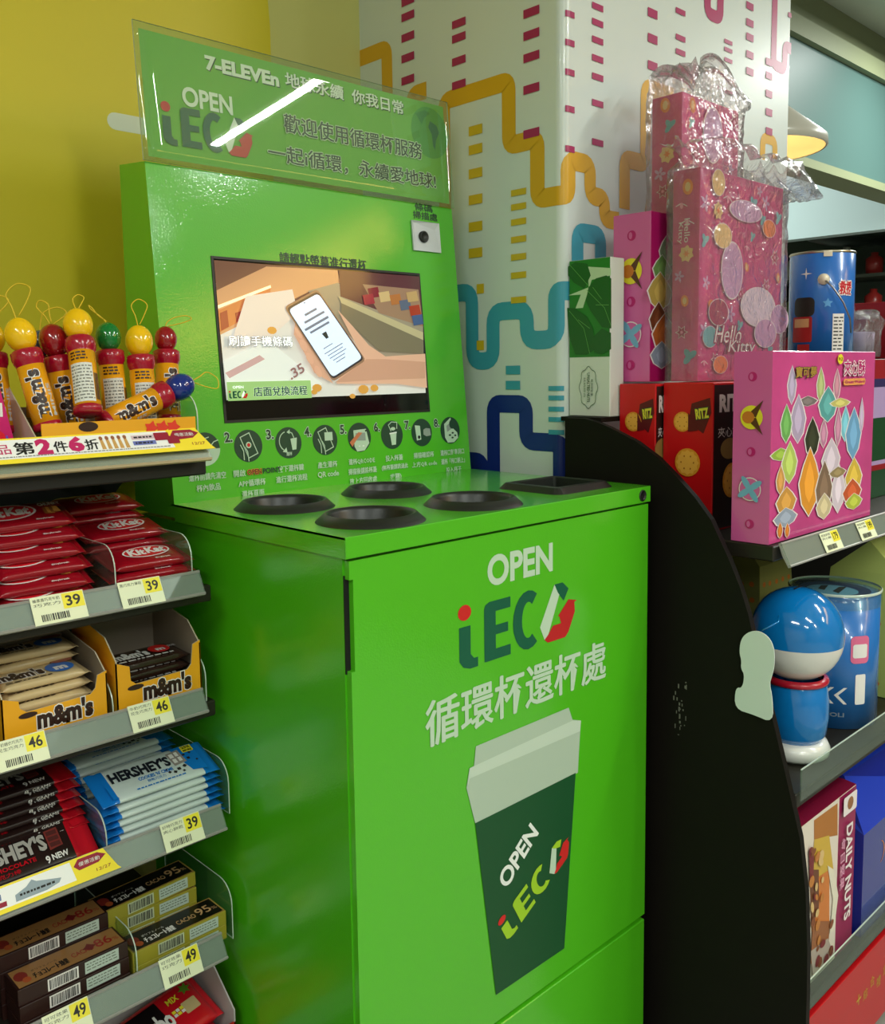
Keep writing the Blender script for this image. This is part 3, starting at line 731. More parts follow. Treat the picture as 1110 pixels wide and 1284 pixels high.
s.build('sign_print', sb)
for xx in (.06, W-.06):
    m = MB(); m.lathe([(0, .0), (.006, 0), (.006, .002), (.003, .004), (0, .004)], mat('chrome', (190, 190, 185), .2, 1), 16, Matrix.Translation((xx, YR-.04, ZT+.006))); m.build('screw', K)
# door print
c = plane_canvas((0, D0, 0), (1, 0, 0), (0, 0, 1))
c.tp('OPEN', 652, 707.5, 82, 38, PALE, bold=.035)
q = c.box_px(647, 780, 150, 72); ieco(c, q[0], q[1]-.002, q[2]-q[0], q[3]-q[1], 0, (LOGOR, LOGOG, PALE, LOGOG, mat('logo_red2', (190, 30, 34), .4)))
c.up(); c.tp('循環杯還杯處', 646, 868, 226, 53, PALE, bold=.018)
CUPL = mat('cup_lid_grey', (176, 196, 176), .4); CUPB = mat('cup_body_green', (14, 78, 40), .4)
Y = lambda a, b_: (480+a/2.105, 660+b_/2.105)
c.poly([Y(*p) for p in ((245, 580), (490, 478), (500, 510), (522, 512), (514, 650), (243, 783), (220, 690), (228, 638), (240, 632))], CUPL, px=True); c.up()
c.poly([Y(*p) for p in ((240, 632), (500, 512), (522, 512), (520, 540), (228, 665), (222, 690), (228, 638))], mat('cup_lid_light', (196, 214, 196), .4), px=True)
c.poly([Y(*p) for p in ((243, 783), (508, 650), (478, 1113), (298, 1236))], CUPB, px=True); c.up()
LIME = mat('logo_lime', (160, 205, 40), .4)
p0 = Vector(c.px(*Y(333, 960))); p1 = Vector(c.px(*Y(416, 815))); dirv = p1-p0; rot = math.atan2(dirv.y, dirv.x)
mid = (Vector(c.px(*Y(357, 868)))); L = dirv.length*1.02
c.text('OPEN', mid.x-L/2, mid.y-.0155, mid.x+L/2, mid.y+.0155, WHITE, bold=.03, rot=rot); c.up()
p0 = Vector(c.px(*Y(325, 1100))); p1 = Vector(c.px(*Y(500, 850))); dirv = p1-p0; ieco(c, p0.x, p0.y, dirv.length, .042, math.atan2(dirv.y, dirv.x), (LOGOR, LIME, PALE, LIME, LOGOR))
c.build('door_print', door)

# ------------------------------------------------------------------ shelving beside the machine
TILT = R_(28)
def price_rail(parent, x0, x1, y, z0, h, tilt=TILT, m_=None):
    """slanted ticket channel: back plate, rolled lips and a clear cover; front bottom edge at (y, z0)"""
    def P(t, l): return (y+t*math.sin(tilt)-l*math.cos(tilt), z0+t*math.cos(tilt)+l*math.sin(tilt))
    m_ = m_ or mat('rail_grey', (160, 158, 152), rough=.35)
    mb = MB(); sec = [P(0, .0), P(0, .004), P(.002, .006), P(.004, .004), P(.004, .0015), P(h-.004, .0015), P(h-.004, .004), P(h-.002, .006), P(h, .004), P(h, 0), P(h*.5, -.002)]
    mb.prism(sec, lambda p, k: (x0+(x1-x0)*k, p[0], p[1]), m_); r = mb.build('price_rail', parent, True)
    mb = MB(); sec = [P(.003, .0035), P(.003, .0045), P(h-.003, .0045), P(h-.003, .0035)]
    mb.prism(sec, lambda p, k: (x0+(x1-x0)*k, p[0], p[1]), clear('rail_cover', (225, 235, 228), .10, .45, .38)); mb.build('rail_cover', r, True)
    return P
def price_tag(x, y, z, txt, lines_, label, tilt=TILT, w_=.056, h=.036, group=None, roll=0, big=.42):
    t = thing('price_tag', label, 'price tag', (x, y, z), (-tilt, 0, 0), group)
    MB().box((0, -.0007, 0), (w_, 0, h), PAPER).build('card', t)
    c = Canvas(lambda u, v, l: Vector((u, -.0007-l, v)), base=.0002, step=.0001)
    c.rect(w_*.58, h*.42, w_*.985, h*.97, YEL); c.up()
    c.text(txt, w_*.64, h*.50, w_*.92, h*.88, INK, bold=.02)
    for i, l in enumerate(lines_): c.text(l, w_*.04, h*(.80-.17*i), w_*.54, h*(.92-.17*i), mat('tag_grey', (90, 96, 80), .6), res=1)
    c.barcode(w_*.14, h*.10, w_*.66, h*.34, INK, 16)
    c.build('tag_print', t, False); return t
SX0, SX1, SYF, SYB = -.95, -.030, .25, .735
S1 = thing('candy_shelving', 'dark metal shelving bay stocked with chocolate and sweets', 'shelving', (-.5, .5, 0))
m = MB()
# back panel with its rounded cut beside the machine
arc = [(.16-.0, 1.10)]+[(.135+.085*math.cos(a), .985+.085*math.sin(a)) for a in [R_(90+90*i/10) for i in range(11)]]
m.prism([(SX0, 0), (-.02, 0), (.05, .985)][:2]+[(-.02, .93)]+[(.05, .93), (.05, .985)]+[(q[0], q[1]) for q in arc[::-1][1:]][:-1]+[(.135, 1.11), (SX0, 1.11)],
        lambda p, k: (p[0], SYB+.012*k, p[1]), DARK); m.build('back_panel', S1, True)
m = MB().box((SX0-.02, SYF+.02, 0), (SX0, SYB, 1.14), SHELFM); m.build('end_panel', S1, True)
LV = [1.128, .957, .798, .628, .444, .262]
for i, z in enumerate(LV):
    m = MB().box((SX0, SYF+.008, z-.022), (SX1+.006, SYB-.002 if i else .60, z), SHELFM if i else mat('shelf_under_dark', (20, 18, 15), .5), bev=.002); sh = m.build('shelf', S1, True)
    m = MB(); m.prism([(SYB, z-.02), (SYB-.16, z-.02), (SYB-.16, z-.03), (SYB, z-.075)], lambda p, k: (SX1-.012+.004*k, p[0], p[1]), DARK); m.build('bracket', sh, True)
m = MB().box((SX0, SYF+.03, 0), (SX1, SYB, .10), SHELFM); m.build('plinth', S1, True)
RAILS = [(1.126, .026), (.950, .034), (.791, .034), (.620, .036), (.437, .036), (.255, .036)]
RP = []; REND = [at(a, b, y=SYF-.008).x for a, b in ((262, 566), (254, 731), (258, 876), (281, 1022), (282, 1183), (283, 1300))]
for i, (z, h) in enumerate(RAILS):
    RP.append(price_rail(S1, SX0, REND[i], SYF-.012, z, h, m_=mat('rail_top_beige', (196, 176, 140), .4) if i == 0 else None))
def tg(i, px_, txt, ln, label, **k):
    z, h = RAILS[i]; x = at(px_[0], px_[1], y=SYF-.012).x
    y, zz = RP[i](.001, .0055); return price_tag(x, y, zz, txt, ln, label, **k)
tg(1, (42, 770), '39', ['榛果香巧克牛奶', '巧克力'], 'price tag reading 39 under the wafer bars printed with biscuit fingers', h=.034, w_=.062)
tg(1, (152, 745), '39', ['黑巧克力薄荷'], 'price tag reading 39 under the plain red wafer bars', h=.034, w_=.056)
tg(2, (-3, 945), '46', ['牛奶糖衣巧克力', '花生巧克力'], 'price tag reading 46 under the yellow carton of beige candy bags', h=.034)
tg(2, (165, 905), '46', ['牛奶巧克力', '花生巧克力'], 'price tag reading 46 under the yellow carton of dark brown candy bags', h=.034)
tg(3, (206, 1050), '39', ['好時巧克力', '夾心餅乾'], 'price tag reading 39 under the white and blue chocolate bars', h=.036)
tg(4, (56, 1275), '49', ['可可效果', '巧克力'], 'price tag reading 49 under the tan cacao boxes', h=.036)
tg(4, (204, 1215), '49', ['可可效果', '巧克力'], 'price tag reading 49 under the black and olive cacao boxes', h=.036)

def promo(x0, x1, y, z, h, label, tilt=TILT, full=True):
    t = thing('promotion_strip', label, 'sign', (x1, y, z), (-tilt, 0, 0))
    L = x1-x0; tip = .018
    m = MB(); m.prism([(-L, 0), (0, 0), (-.004, h*.15), (-tip, h), (-L, h)], lambda p, k: (p[0], -.0006*k, p[1]), mat('strip_yellow', (250, 226, 50), .45)); m.build('card', t)
    c = Canvas(lambda u, v, l: Vector((u, -.0006-l, v)), base=.0002, step=.0001)
    c.poly([(-L, h*.17), (-.055, h*.17), (-.06, h*.93), (-L, h*.93)], mat('strip_white', (246, 246, 244), .45)); c.up()
    MG = mat('strip_magenta', (196, 30, 100), .45); MR = mat('strip_maroon', (150, 20, 50), .45)
    c.poly([(-.050, h*.93), (-.026, h*.93), (-.016, h*.76), (-.026, h*.55), (-.050, h*.50), (-.056, h*.70)], MR)
    c.up(); c.text('優惠活動', -.050, h*.64, -.024, h*.80, WHITE); c.text('12/27', -.030, h*.22, -.012, h*.34, MR)
    if full:
        c.text('第', -.248, h*.32, -.226, h*.80, INK, bold=.03); c.text('2', -.224, h*.26, -.206, h*.90, MG, bold=.06); c.text('件', -.204, h*.32, -.188, h*.76, INK, bold=.02)
        c.text('6', -.187, h*.28, -.168, h*.92, MG, bold=.06); c.text('折', -.167, h*.32, -.151, h*.76, INK, bold=.02)
        for k in range(5): x = -.148+k*.0075; c.poly([(x, h*.30), (x+.005, h*.30), (x+.0035, h*.72), (x, h*.72)], mat('mini_tube', (206, 160, 90), .5)); c.ell(x+.0018, h*.77, .0024, h*.09, mat('mini_tube_top', (150, 90, 60), .5), 8)
        for k, cc in enumerate(((214, 190, 200), (110, 120, 190))):
            c.rect(-.108, h*(.62-.25*k), -.078, h*(.80-.25*k), mat('mini_bar%d' % k, cc, .5)); c.up(); c.lines(-.105, h*(.66-.25*k), -.081, h*(.76-.25*k), 1, INK, .7, k)
        for k in range(2): c.rrect(-.078+k*.016, h*(.52-.18*k), -.058+k*.012, h*(.86-.18*k), .001, MR)
        c.lines(-.27, h*.20, -.06, h*.28, 1, mat('strip_grey', (150, 150, 150), .5), .5, 3)
        c.text('品', -.268, h*.36, -.252, h*.74, MG)
    else:
        c.poly([(-.125, h*.25), (-.09, h*.25), (-.075, h*.35), (-.072, h*.5), (-.10, h*.72), (-.105, h*.84), (-.112, h*.65), (-.125, h*.5)], mat('mini_steel', (150, 165, 175), .5)); c.up(); c.lines(-.12, h*.38, -.08, h*.5, 1, INK, .7, 4)
        c.rect(-.165, h*.5, -.14, h*.72, mat('mini_blue', (110, 130, 170), .5)); c.rect(-.165, h*.24, -.135, h*.42, MR); c.rect(-.2, h*.3, -.17, h*.6, mat('mini_red', (180, 40, 60), .5))
    c.build('strip_print', t, False); return t
y, z = RP[0](.012, .012)
promo(-.32, -.024, y, z, .034, 'yellow and white promotion strip with pink numerals on the top shelf edge', tilt=R_(38))
y, z = RP[3](.006, .007)
x = at(145, 1075, y=SYF).x
promo(-.40, x, y, z, .030, 'yellow edged promotion strip hanging on the edge under the dark chocolate bars', tilt=R_(20), full=False)

def divider(x, y0, y1, z, h, name_label, r=.03):
    """clear upright divider with a rounded front corner"""
    pts = [(y0, z), (y1, z), (y1, z+h)]
    pts += [(y0+r-r*math.sin(R_(a)), z+h-r+r*math.cos(R_(a))) for a in (0, 15, 30, 45, 60, 75, 90)]
    mb = MB(); mb.prism(pts, lambda p, k: (x+.0016*k, p[0], p[1]), ACR, side=ACRE)
    L = Vector((x, y0, z)); mb.v = [tuple(Vector(p)-L) for p in mb.v]; o = mb.build('shelf_divider'); o.location = L
    return tag(o, name_label, 'divider')
divider(-.050, .262, .50, .957, .070, 'clear plastic divider at the shelf end beside the green machine, by red wafer bars')
divider(-.155, .262, .50, .957, .070, 'clear plastic divider between the two stacks of red wafer bars')
divider(-.0365, .262, .45, .798, .062, 'clear plastic divider in front of the dark brown candy carton')
divider(-.1665, .262, .45, .798, .058, 'clear plastic divider between the two yellow candy cartons')
divider(-.008, .262, .46, .628, .075, 'clear plastic divider at the end of the white and blue bars')
divider(-.1835, .262, .46, .628, .060, 'clear plastic divider between the dark bars and the white and blue bars')
divider(-.010, .262, .46, .444, .080, 'clear plastic divider beside the olive cacao boxes')
divider(-.152, .262, .46, .444, .070, 'clear plastic divider between the tan and the olive cacao boxes')
divider(-.033, .262, .48, 1.128, .085, 'clear plastic divider at the end of the candy tube shelf')
divider(-.218, .262, .48, 1.128, .060, 'clear plastic divider between the pink pouch and the candy tubes')

# ---- flow wrapped packs
def pack_mesh(w_, d, h, m_, crimp=.008, fn=None, nx=12, ny=8, seed=0, ends=None, wob=.0006):
    """pillow pack lying on z=0, centred in x and y; top height from hh(x, y)"""
    rr = random.Random(seed); mb = MB()
    def prof(x, y):
        a = abs(x)/(w_/2-crimp); b = abs(y)/(d/2)
        if a > 1: return 0
        return max(0, (1-a**8))**.5*max(0, (1-b**6))**.5
    xs = [-w_/2, -w_/2+crimp*.5, -w_/2+crimp]+[(-w_/2+crimp)+(w_-2*crimp)*t for t in (.02, .06, .14, .3, .5, .7, .86, .94, .98)]+[w_/2-crimp, w_/2-crimp*.5, w_/2]
    ysl = [-d/2*t for t in (1, .97, .9, .75, .4)]+[0]+[d/2*t for t in (.4, .75, .9, .97, 1)]
    W_ = len(xs); H_ = len(ysl); vs = []
    for sgn in (1, -1):
        for j, y in enumerate(ysl):
            for i, x in enumerate(xs):
                p = prof(x, y); q = wob*rr.uniform(-1, 1) if 2 < i < W_-3 else 0
                yy = y*(1-.06*(1-p)) if 1 < i < W_-2 else y*.97
                e = (.0008 if i % 2 else -.0004) if i in (0, 1, 2, W_-1, W_-2, W_-3) else 0
                vs.append((x, yy, h/2+sgn*(h/2*p+.0003)+q*(sgn > 0)*(.3 < p)+e))
    fs = []; n = W_*H_; mi = []
    for k in (0, 1):
        for j in range(H_-1):
            for i in range(W_-1):
                a = k*n+j*W_+i; f = (a, a+1, a+W_+1, a+W_); fs.append(f if k == 0 else f[::-1])
    for i in range(W_-1): fs += [(i, n+i, n+i+1, i+1), ((H_-1)*W_+i, (H_-1)*W_+i+1, n+(H_-1)*W_+i+1, n+(H_-1)*W_+i)]
    for j in range(H_-1): fs += [(j*W_, (j+1)*W_, n+(j+1)*W_, n+j*W_), (j*W_+W_-1, n+j*W_+W_-1, n+(j+1)*W_+W_-1, (j+1)*W_+W_-1)]
    mb.add(vs, fs, m_, True)
    if ends:
        k = mb.mi(ends)
        for i, f in enumerate(mb.f):
            if all(abs(mb.v[a][0]) > w_/2-crimp*1.6 for a in f): mb.m[i] = k
    return mb
def top_canvas(h, **k): return Canvas(lambda u, v, l: Vector((u, v, h+.0009+l)), base=.0002, step=.0002)
def front_canvas(y): return Canvas(lambda u, v, l: Vector((u, y-l, v)), base=.0004, step=.0002)
RED = mat('wrapper_red', (150, 10, 28), rough=.28, coat=.3, bump=.25, bscale=55)
REDD = mat('wrapper_red_dark', (130, 14, 24), rough=.3)
WHP = mat('wrap_white_print', (236, 232, 228), .35)
def red_pack(kind):
    w_, d, h = .118, .062, .013
    t = thing('wafer_bar', 'x', 'chocolate bar')
    pack_mesh(w_, d, h, RED, crimp=.007, seed=3).build('wrapper', t)
    c = top_canvas(h); OVR = mat('logo_oval_red', (214, 30, 44), .3)
    if kind == 'plain':
        cx = .004
        c.ell(cx, .002, .034, .017, WHP, 28, .08); c.up(); c.ell(cx, .002, .0315, .0148, OVR, 28, .08); c.up()
        c.text('Kit', cx-.026, -.008, cx-.002, .012, WHP, bold=.05, shear=.15); c.text('Kat', cx+.000, -.006, cx+.027, .014, WHP, bold=.05, shear=.15)
        c.text('#mybreak', .004, -.0255, .026, -.0205, WHP, bold=.02)
    else:
        cx = -.018
        c.ell(cx, .002, .036, .020, WHP, 28, .08); c.up(); c.ell(cx, .002, .033, .0178, OVR, 28, .08); c.up()
        c.text('Kit', cx-.029, -.010, cx-.003, .013, WHP, bold=.05, shear=.15); c.text('Kat', cx-.001, -.008, cx+.028, .015, WHP, bold=.05, shear=.15)
        c.text('#mybreak', .008, -.0265, .030, -.0215, WHP, bold=.02); c.text('CHUNKY', .024, .010, .052, .018, WHP, bold=.03)
        for k in range(4):
            c.poly([(.024+.004*k, -.012+.001*k), (.032+.004*k, -.014+.001*k), (.033+.004*k, .004), (.026+.004*k, .006)], mat('wafer_a' if k % 2 else 'wafer_b', (214, 150, 70) if k % 2 else (150, 86, 36), .5)); c.up()
        c.poly([(.044, -.012), (.052, -.010), (.052, .002), (.044, .004)], mat('choc_brown', (70, 30, 20), .4))
    c.build('wrapper_print', t, False); return t
def stack(proto, places, labels, group, sc=None):
    out = []
    if sc: proto.scale = sc
    for i, (loc, rot) in enumerate(places):
        o = proto if i == 0 else copy_tree(proto)
        o.location = loc; o.rotation_euler = rot; o['label'] = labels[i] if isinstance(labels, list) else labels; o['group'] = group; out.append(o)
    return out
ORD = ['bottom', 'second', 'third', 'fourth', 'fifth', 'sixth', 'seventh', 'eighth']
def stacklab(n, what, where): return ['%s, %s' % (what, 'top of %s' % where if i == n-1 else ('bottom of %s' % where if i == 0 else '%s up in %s' % (ORD[i], where))) for i in range(n)]
Z1 = .958
P_ = [((-.093, .302, Z1+.0005), (0, 0, .02)), ((-.096, .304, Z1+.0182), (R_(9), 0, -.03)), ((-.094, .310, Z1+.0335), (R_(13), R_(1), .04))]
stack(red_pack('plain'), P_, stacklab(3, 'flat red wafer bar', 'the front pile by the machine'), 'plain red wafer bars')
P_ = [((-.097, .374, Z1+.0150*k+.0030), (R_(3+2.6*k), 0, (.03, -.02, .05, -.03, .02)[k])) for k in range(5)]
stack(red_pack('plain'), P_, stacklab(5, 'flat red wafer bar', 'the middle pile by the machine'), 'plain red wafer bars')
P_ = [((-.100, .440, Z1+.0150*k+.0030), (R_(3+1.5*k), 0, (.02, -.03, .05, -.02, .03, 0, .02)[k])) for k in range(7)]
stack(red_pack('plain'), P_, stacklab(7, 'flat red wafer bar', 'the rear pile by the machine'), 'plain red wafer bars')
P_ = [((-.232+.002*(-1)**k, .296+.010*k, Z1+.0115+.0178*k), (R_(19), R_(0), (.02, -.01, .03, .0, .02, .03, .0)[k])) for k in range(6)]
stack(red_pack('chunky'), P_, stacklab(6, 'red wafer bar printed with biscuit fingers', 'the slanting pile'), 'red wafer bars printed with biscuit fingers')

# ---- cartons of candy bags
CARY = mat('carton_yellow', (236, 166, 24), .45); CARI = mat('carton_inside', (140, 126, 110), .7); CARE = mat('carton_edge', (196, 186, 160), .7)
BRN = mat('letter_brown', (48, 24, 16), .4)
def carton(x0, x1, y0, y1, z, hf, hs, hb, label):
    t = thing('display_carton', label, 'carton', ((x0+x1)/2, (y0+y1)/2, z)); w_ = x1-x0; d = y1-y0; th = .0016
    MB().box((-w_/2, -d/2, 0), (w_/2, d/2, th), CARI).build('carton_floor', t)
    m = MB(); no = hf*.45; tb = w_*.17
    m.prism([(-w_/2, 0), (w_/2, 0), (w_/2, hs*.86), (w_/2-tb*.55, hs*.82), (w_/2-tb*.7, hf+.004), (w_/2-tb*1.0, hf-.002), (-w_/2+tb*1.3, hf-.004), (-w_/2+tb*.95, hf+.002), (-w_/2+tb*.9, hs*.72), (-w_/2, hs*.80)],
            lambda p, k: (p[0], -d/2+th*(1-k), p[1]), CARY, side=CARE); m.build('front_wall', t)
    for sx in (-1, 1):
        m = MB(); x = sx*(w_/2)
        m.prism([(-d/2, 0), (d/2, 0), (d/2, hb), (-d/2+.03, hs+(hb-hs)*.3), (-d/2, hs*.82)], lambda p, k: (x-sx*th*k, p[0], p[1]), CARI if sx > 0 else CARY, side=CARE)
        if sx > 0: m.add([(x+.0003, -d/2, 0), (x+.0003, d/2, 0), (x+.0003, d/2, hb), (x+.0003, -d/2+.03, hs+(hb-hs)*.3), (x+.0003, -d/2, hs*.82)], [(0, 1, 2, 3, 4)], CARY)
        m.build('side_wall', t)
    MB().box((-w_/2+th, d/2-th, th), (w_/2-th, d/2, hb), CARI).build('back_wall', t)
    c = front_canvas(-d/2); c.text("m&m's", -.024, hf*.42, .044, hf*.94, BRN, bold=.05, om=WHP, ow=.04); c.ell(-.034, hf*.84, .011, .0035, BRN, 16)
    c.build('carton_print', t, False); return t
carton(-.158, -.040, .266, .40, .799, .050, .098, .125, 'yellow display carton with brown lettering at the shelf end, holding dark brown bags')
carton(-.296, -.170, .266, .40, .799, .050, .085, .105, 'yellow display carton with brown lettering, holding beige bags with a blue oval')
def candy_bag(kind):
    w_, d, h = (.098, .052, .011) if kind == 'dark' else (.112, .055, .0115)
    base = mat('bag_brown', (46, 28, 22), .25, coat=.3, bump=.3, bscale=50) if kind == 'dark' else mat('bag_beige', (206, 180, 132), .28, coat=.3, bump=.3, bscale=50)
    t = thing('candy_bag', 'x', 'candy bag'); pack_mesh(w_, d, h, base, crimp=.006, seed=5).build('bag', t)
    c = top_canvas(h)
    if kind == 'dark':
        c.text("m&m's", -.040, -.012, .004, .012, WHP, bold=.05); c.ell(.020, .002, .013, .014, LOGOR, 20); c.up(); c.text('m', .015, -.006, .026, .003, WHP, bold=.05)
        c.text('CHOCO', .032, .0, .042, .006, WHP); c.lines(-.04, -.022, .03, -.016, 1, WHP, .6, 2)
    else:
        c.text("m&m's", -.050, -.013, .006, .013, BRN, bold=.05, om=WHP, ow=.05); c.ell(.026, -.002, .017, .017, mat('bag_blue', (30, 110, 200), .3), 24); c.up(); c.text('m', .018, -.012, .034, .001, WHP, bold=.06)
        c.ell(.036, .018, .014, .007, mat('bag_rust', (150, 60, 40), .3), 16); c.lines(-.045, -.0235, .01, -.018, 1, BRN, .5, 2)
    c.build('bag_print', t, False)
    return t
P_ = [((-.099, .302+.002*k, .8015+.0136*k), (R_(2), 0, (.0, .03, -.02, .02, .0)[k])) for k in range(5)]
stack(candy_bag('dark'), P_, stacklab(5, 'dark brown candy bag with a red oval', 'the pile in the carton'), 'dark brown candy bags', (1.1, 1.1, 1.15))
P_ = [((-.236, .300+.003*k, .8015+.0124*k), (R_(3), 0, (.02, -.02, .03, 0, .02, .0)[k])) for k in range(6)]+[((-.232, .360, .8015+.012*k), (0, 0, .05*(-1)**k)) for k in range(8)]
stack(candy_bag('beige'), P_, stacklab(6, 'beige candy bag with a blue oval', 'the front pile in the carton')+stacklab(8, 'beige candy bag with a blue oval', 'the rear pile in the carton'), 'beige candy bags')

# ---- chocolate bars
def cream_bar():
    w_, d, h = .142, .056, .0085
    t = thing('chocolate_bar', 'x', 'chocolate bar')
    wt = mat('bar_white', (206, 218, 214), .25, coat=.3, bump=.15, bscale=50); bl = mat('bar_blue', (20, 120, 206), .25, coat=.3, bump=.3, bscale=50)
    pack_mesh(w_, d, h, wt, crimp=.012, seed=8, ends=bl).build('wrapper', t)
    c = top_canvas(h); c.poly([(.040, -.018), (.057, -.022), (.057, .024), (.030, .024), (.034, .004)], bl); c.poly([(-.0585, -.024), (-.052, -.024), (-.0585, .0)], bl); c.up()
    c.text("HERSHEY'S", -.050, -.001, .022, .016, mat('bar_ink', (30, 34, 44), .3), bold=.045)
    c.text("COOKIES 'N' CREME", -.022, -.009, .020, -.0035, bl, bold=.03); c.text('餅乾巧克力', -.014, -.015, .008, -.0105, bl)
    c.poly([(.024, -.004), (.040, -.002), (.038, .020), (.022, .018)], mat('bar_chunk', (150, 140, 134), .5)); c.up()
    c.rect(.0255, .0, .030, .007, WHP); c.rect(.0325, .001, .0365, .008, WHP); c.rect(.0245, .009, .0295, .016, WHP); c.rect(.0315, .010, .0355, .017, WHP)
    for x, y, r in ((.014, -.011, .0022), (.020, -.013, .0026), (.026, -.010, .003), (.034, -.008, .0028), (.012, -.006, .0015), (.030, -.015, .002), (.044, .002, .0026), (.049, .010, .002), (.041, .009, .0022), (.052, -.004, .0018)): c.star(x, y, r, mat('crumb', (36, 30, 34), .5), 4, .7, x*90)
    c.rrect(.042, .012, .056, .023, .0015, mat('bar_yellow', (226, 214, 40), .4)); c.up(); c.text('25%', .0435, .018, .0545, .0222, INK, bold=.03); c.text('MORE', .0435, .013, .0545, .0165, INK, bold=.03)
    c.lines(-.03, -.022, .03, -.0185, 1, bl, .5, 9)
    c.build('wrapper_print', t, False); return t
Z3 = .629
P_ = [((-.095+.0015*(-1)**k, .302+.001*k, Z3+.0094*k), (0, 0, (.01, -.02, .02, .0, .02, .01)[k])) for k in range(6)]+[((-.095, .308, Z3+.0680), (R_(22), R_(1), .03))]
stack(cream_bar(), P_, stacklab(7, 'white and blue chocolate bar', 'the front pile'), 'white and blue chocolate bars', (1.2, 1.15, 1))
P_ = [((-.098-.002*k, .378+.003*k, Z3+.0025+.0098*k), (R_(4), 0, .04+.02*(k % 2))) for k in range(9)]
stack(cream_bar(), P_, stacklab(9, 'white and blue chocolate bar', 'the rear pile'), 'white and blue chocolate bars', (1.17, 1.12, 1))
def dark_bar():
    w_, d, h = .142, .052, .0095
    t = thing('chocolate_bar', 'x', 'chocolate bar'); br = mat('bar_brown', (38, 22, 20), .3, coat=.2, bump=.2, bscale=50); rd = mat('bar_red', (196, 20, 36), .25, coat=.3)
    pack_mesh(w_, d, h, br, crimp=.016, seed=9, ends=rd).build('wrapper', t)
    c = top_canvas(h); sv = mat('bar_silver', (170, 166, 160), .35)
    c.text("HERSHEY'S", -.052, -.006, .026, .014, sv, bold=.045, om=mat('bar_shadow', (20, 14, 12), .4), ow=.03); c.text('MILK CHOCOLATE', -.046, -.014, .012, -.009, rd, bold=.02); c.text('牛奶巧克力棒', -.046, -.021, -.004, -.016, rd)
    c.poly([(.027, -.008), (.040, -.006), (.040, .016), (.027, .015)], mat('bar_chunk_red', (120, 40, 34), .5)); c.up()
    for k in range(3): c.rect(.0285, -.005+.0068*k, .0385, .0+.0068*k, mat('bar_chunk_dark', (80, 28, 24), .5))
    c.text('9', .020, -.022, .024, -.013, WHP, bold=.03); c.text('NEW', .026, -.020, .042, -.013, WHP, bold=.03)
    c.build('wrapper_print', t, False)
    f = Canvas(lambda u, v, l: Vector((u, -d/2*.955-l, v)), base=.0012, step=.0001); f.text('8', .018, .0035, .022, .0075, WHP); f.text('GRAMS', .026, .0035, .044, .0075, WHP); f.build('edge_print', t, False)
    return t
P_ = [((-.248, .284, Z3+.0120), (R_(36), 0, .02))]+[((-.244+.002*(k % 2), .300+.010*k, Z3+.014+.0105*k), (R_(14-1*k), 0, .02*(-1)**k)) for k in range(1, 7)]
P_ = [((-.277, .300, Z3+.024+.0), (R_(34), 0, .0))]+[((-.276+.002*(k % 2), .330+.006*k, Z3+.024+.0104*k), (R_(6), 0, .006*(-1)**k)) for k in range(1, 7)]
lb = ['dark brown and red chocolate bar leaning out at the front of its pile']+stacklab(6, 'dark brown and red chocolate bar', 'the pile behind')
stack(dark_bar(), P_, lb, 'dark brown and red chocolate bars', (1.25, 1.18, 1))

# ---- cacao boxes
def cacao_box(kind):
    w_, d, h = (.138, .046, .0205)
    t = thing('cacao_box', 'x', 'chocolate box')
    if kind == '95': topc = mat('box_black', (20, 16, 14), .3); frc = mat('box_olive', (158, 148, 44), .4); ed = mat('box_gold', (176, 140, 70), .35); num = mat('num_gold', (206, 160, 110), .4)
    else: topc = mat('box_tan', (156, 110, 62), .4); frc = mat('box_choc', (44, 20, 16), .4); ed = frc; num = mat('num_red', (150, 34, 30), .4)
    MB().box((-w_/2, -d/2, 0), (w_/2, d/2, h), frc, bev=.0006).build('carton', t)
    c = Canvas(lambda u, v, l: Vector((u, v, h+l)), base=.0002, step=.00015)
    c.rect(-w_/2+.001, -d/2+.001, w_/2-.001, d/2-.001, ed); c.up(); c.rect(-w_/2+.003, -d/2+.003, w_/2-.003, d/2-.003, topc); c.up()
    lc = WHP if kind == '95' else INK
    c.text('チョコレート効果', -.045, -.014, -.002, -.001, lc, bold=.03); c.text('ポリフェノール', -.044, .002, -.012, .0065, lc)
    c.text('CACAO', .004, -.008, .032, .002, num, bold=.01); c.text(kind, .035, -.009, .056, .009, num, bold=.01); c.text('%', .057, -.008, .064, -.001, num)
    c.ell(-.057, .002, .008, .010, mat('bean', (130, 40, 30), .5), 14); c.ell(-.053, -.009, .005, .006, mat('bean2', (170, 80, 40), .5), 12)
    if kind == '86': c.star(.028, .0, .009, mat('bean3', (110, 24, 24), .5), 4, .6)
    c.build('top_print', t, False)
    f = front_canvas(-d/2); f.rect(-.034, .0025, .004, h-.0025, WHP if kind == '86' else mat('box_label', (196, 204, 170), .5)); f.up(); f.barcode(-.032, .004, .002, h-.004, INK, 22)
    f.rect(.012, .0025, .056, h-.0025, mat('box_label2', (186, 200, 190), .5)); f.up(); f.lines(.014, .005, .054, h-.004, 3, mat('tag_grey', (90, 96, 80), .6), .3, 4)
    f.build('front_print', t, False); return t
Z4 = .4445
xa = at(163, 1210, y=.262).x
P_ = [((-.084, .292, Z4+.0207*k), (0, 0, .0)) for k in range(2)]+[((-.100, .345, Z4+.0207*k), (0, 0, -.02)) for k in range(3)]+[((-.100, .345, Z4+.0621), (0, R_(-1.0), .02))]
lb = ['black and olive cacao box, lower of the front pair', 'black and olive cacao box, upper of the front pair']+stacklab(4, 'black and olive cacao box', 'the rear pile')
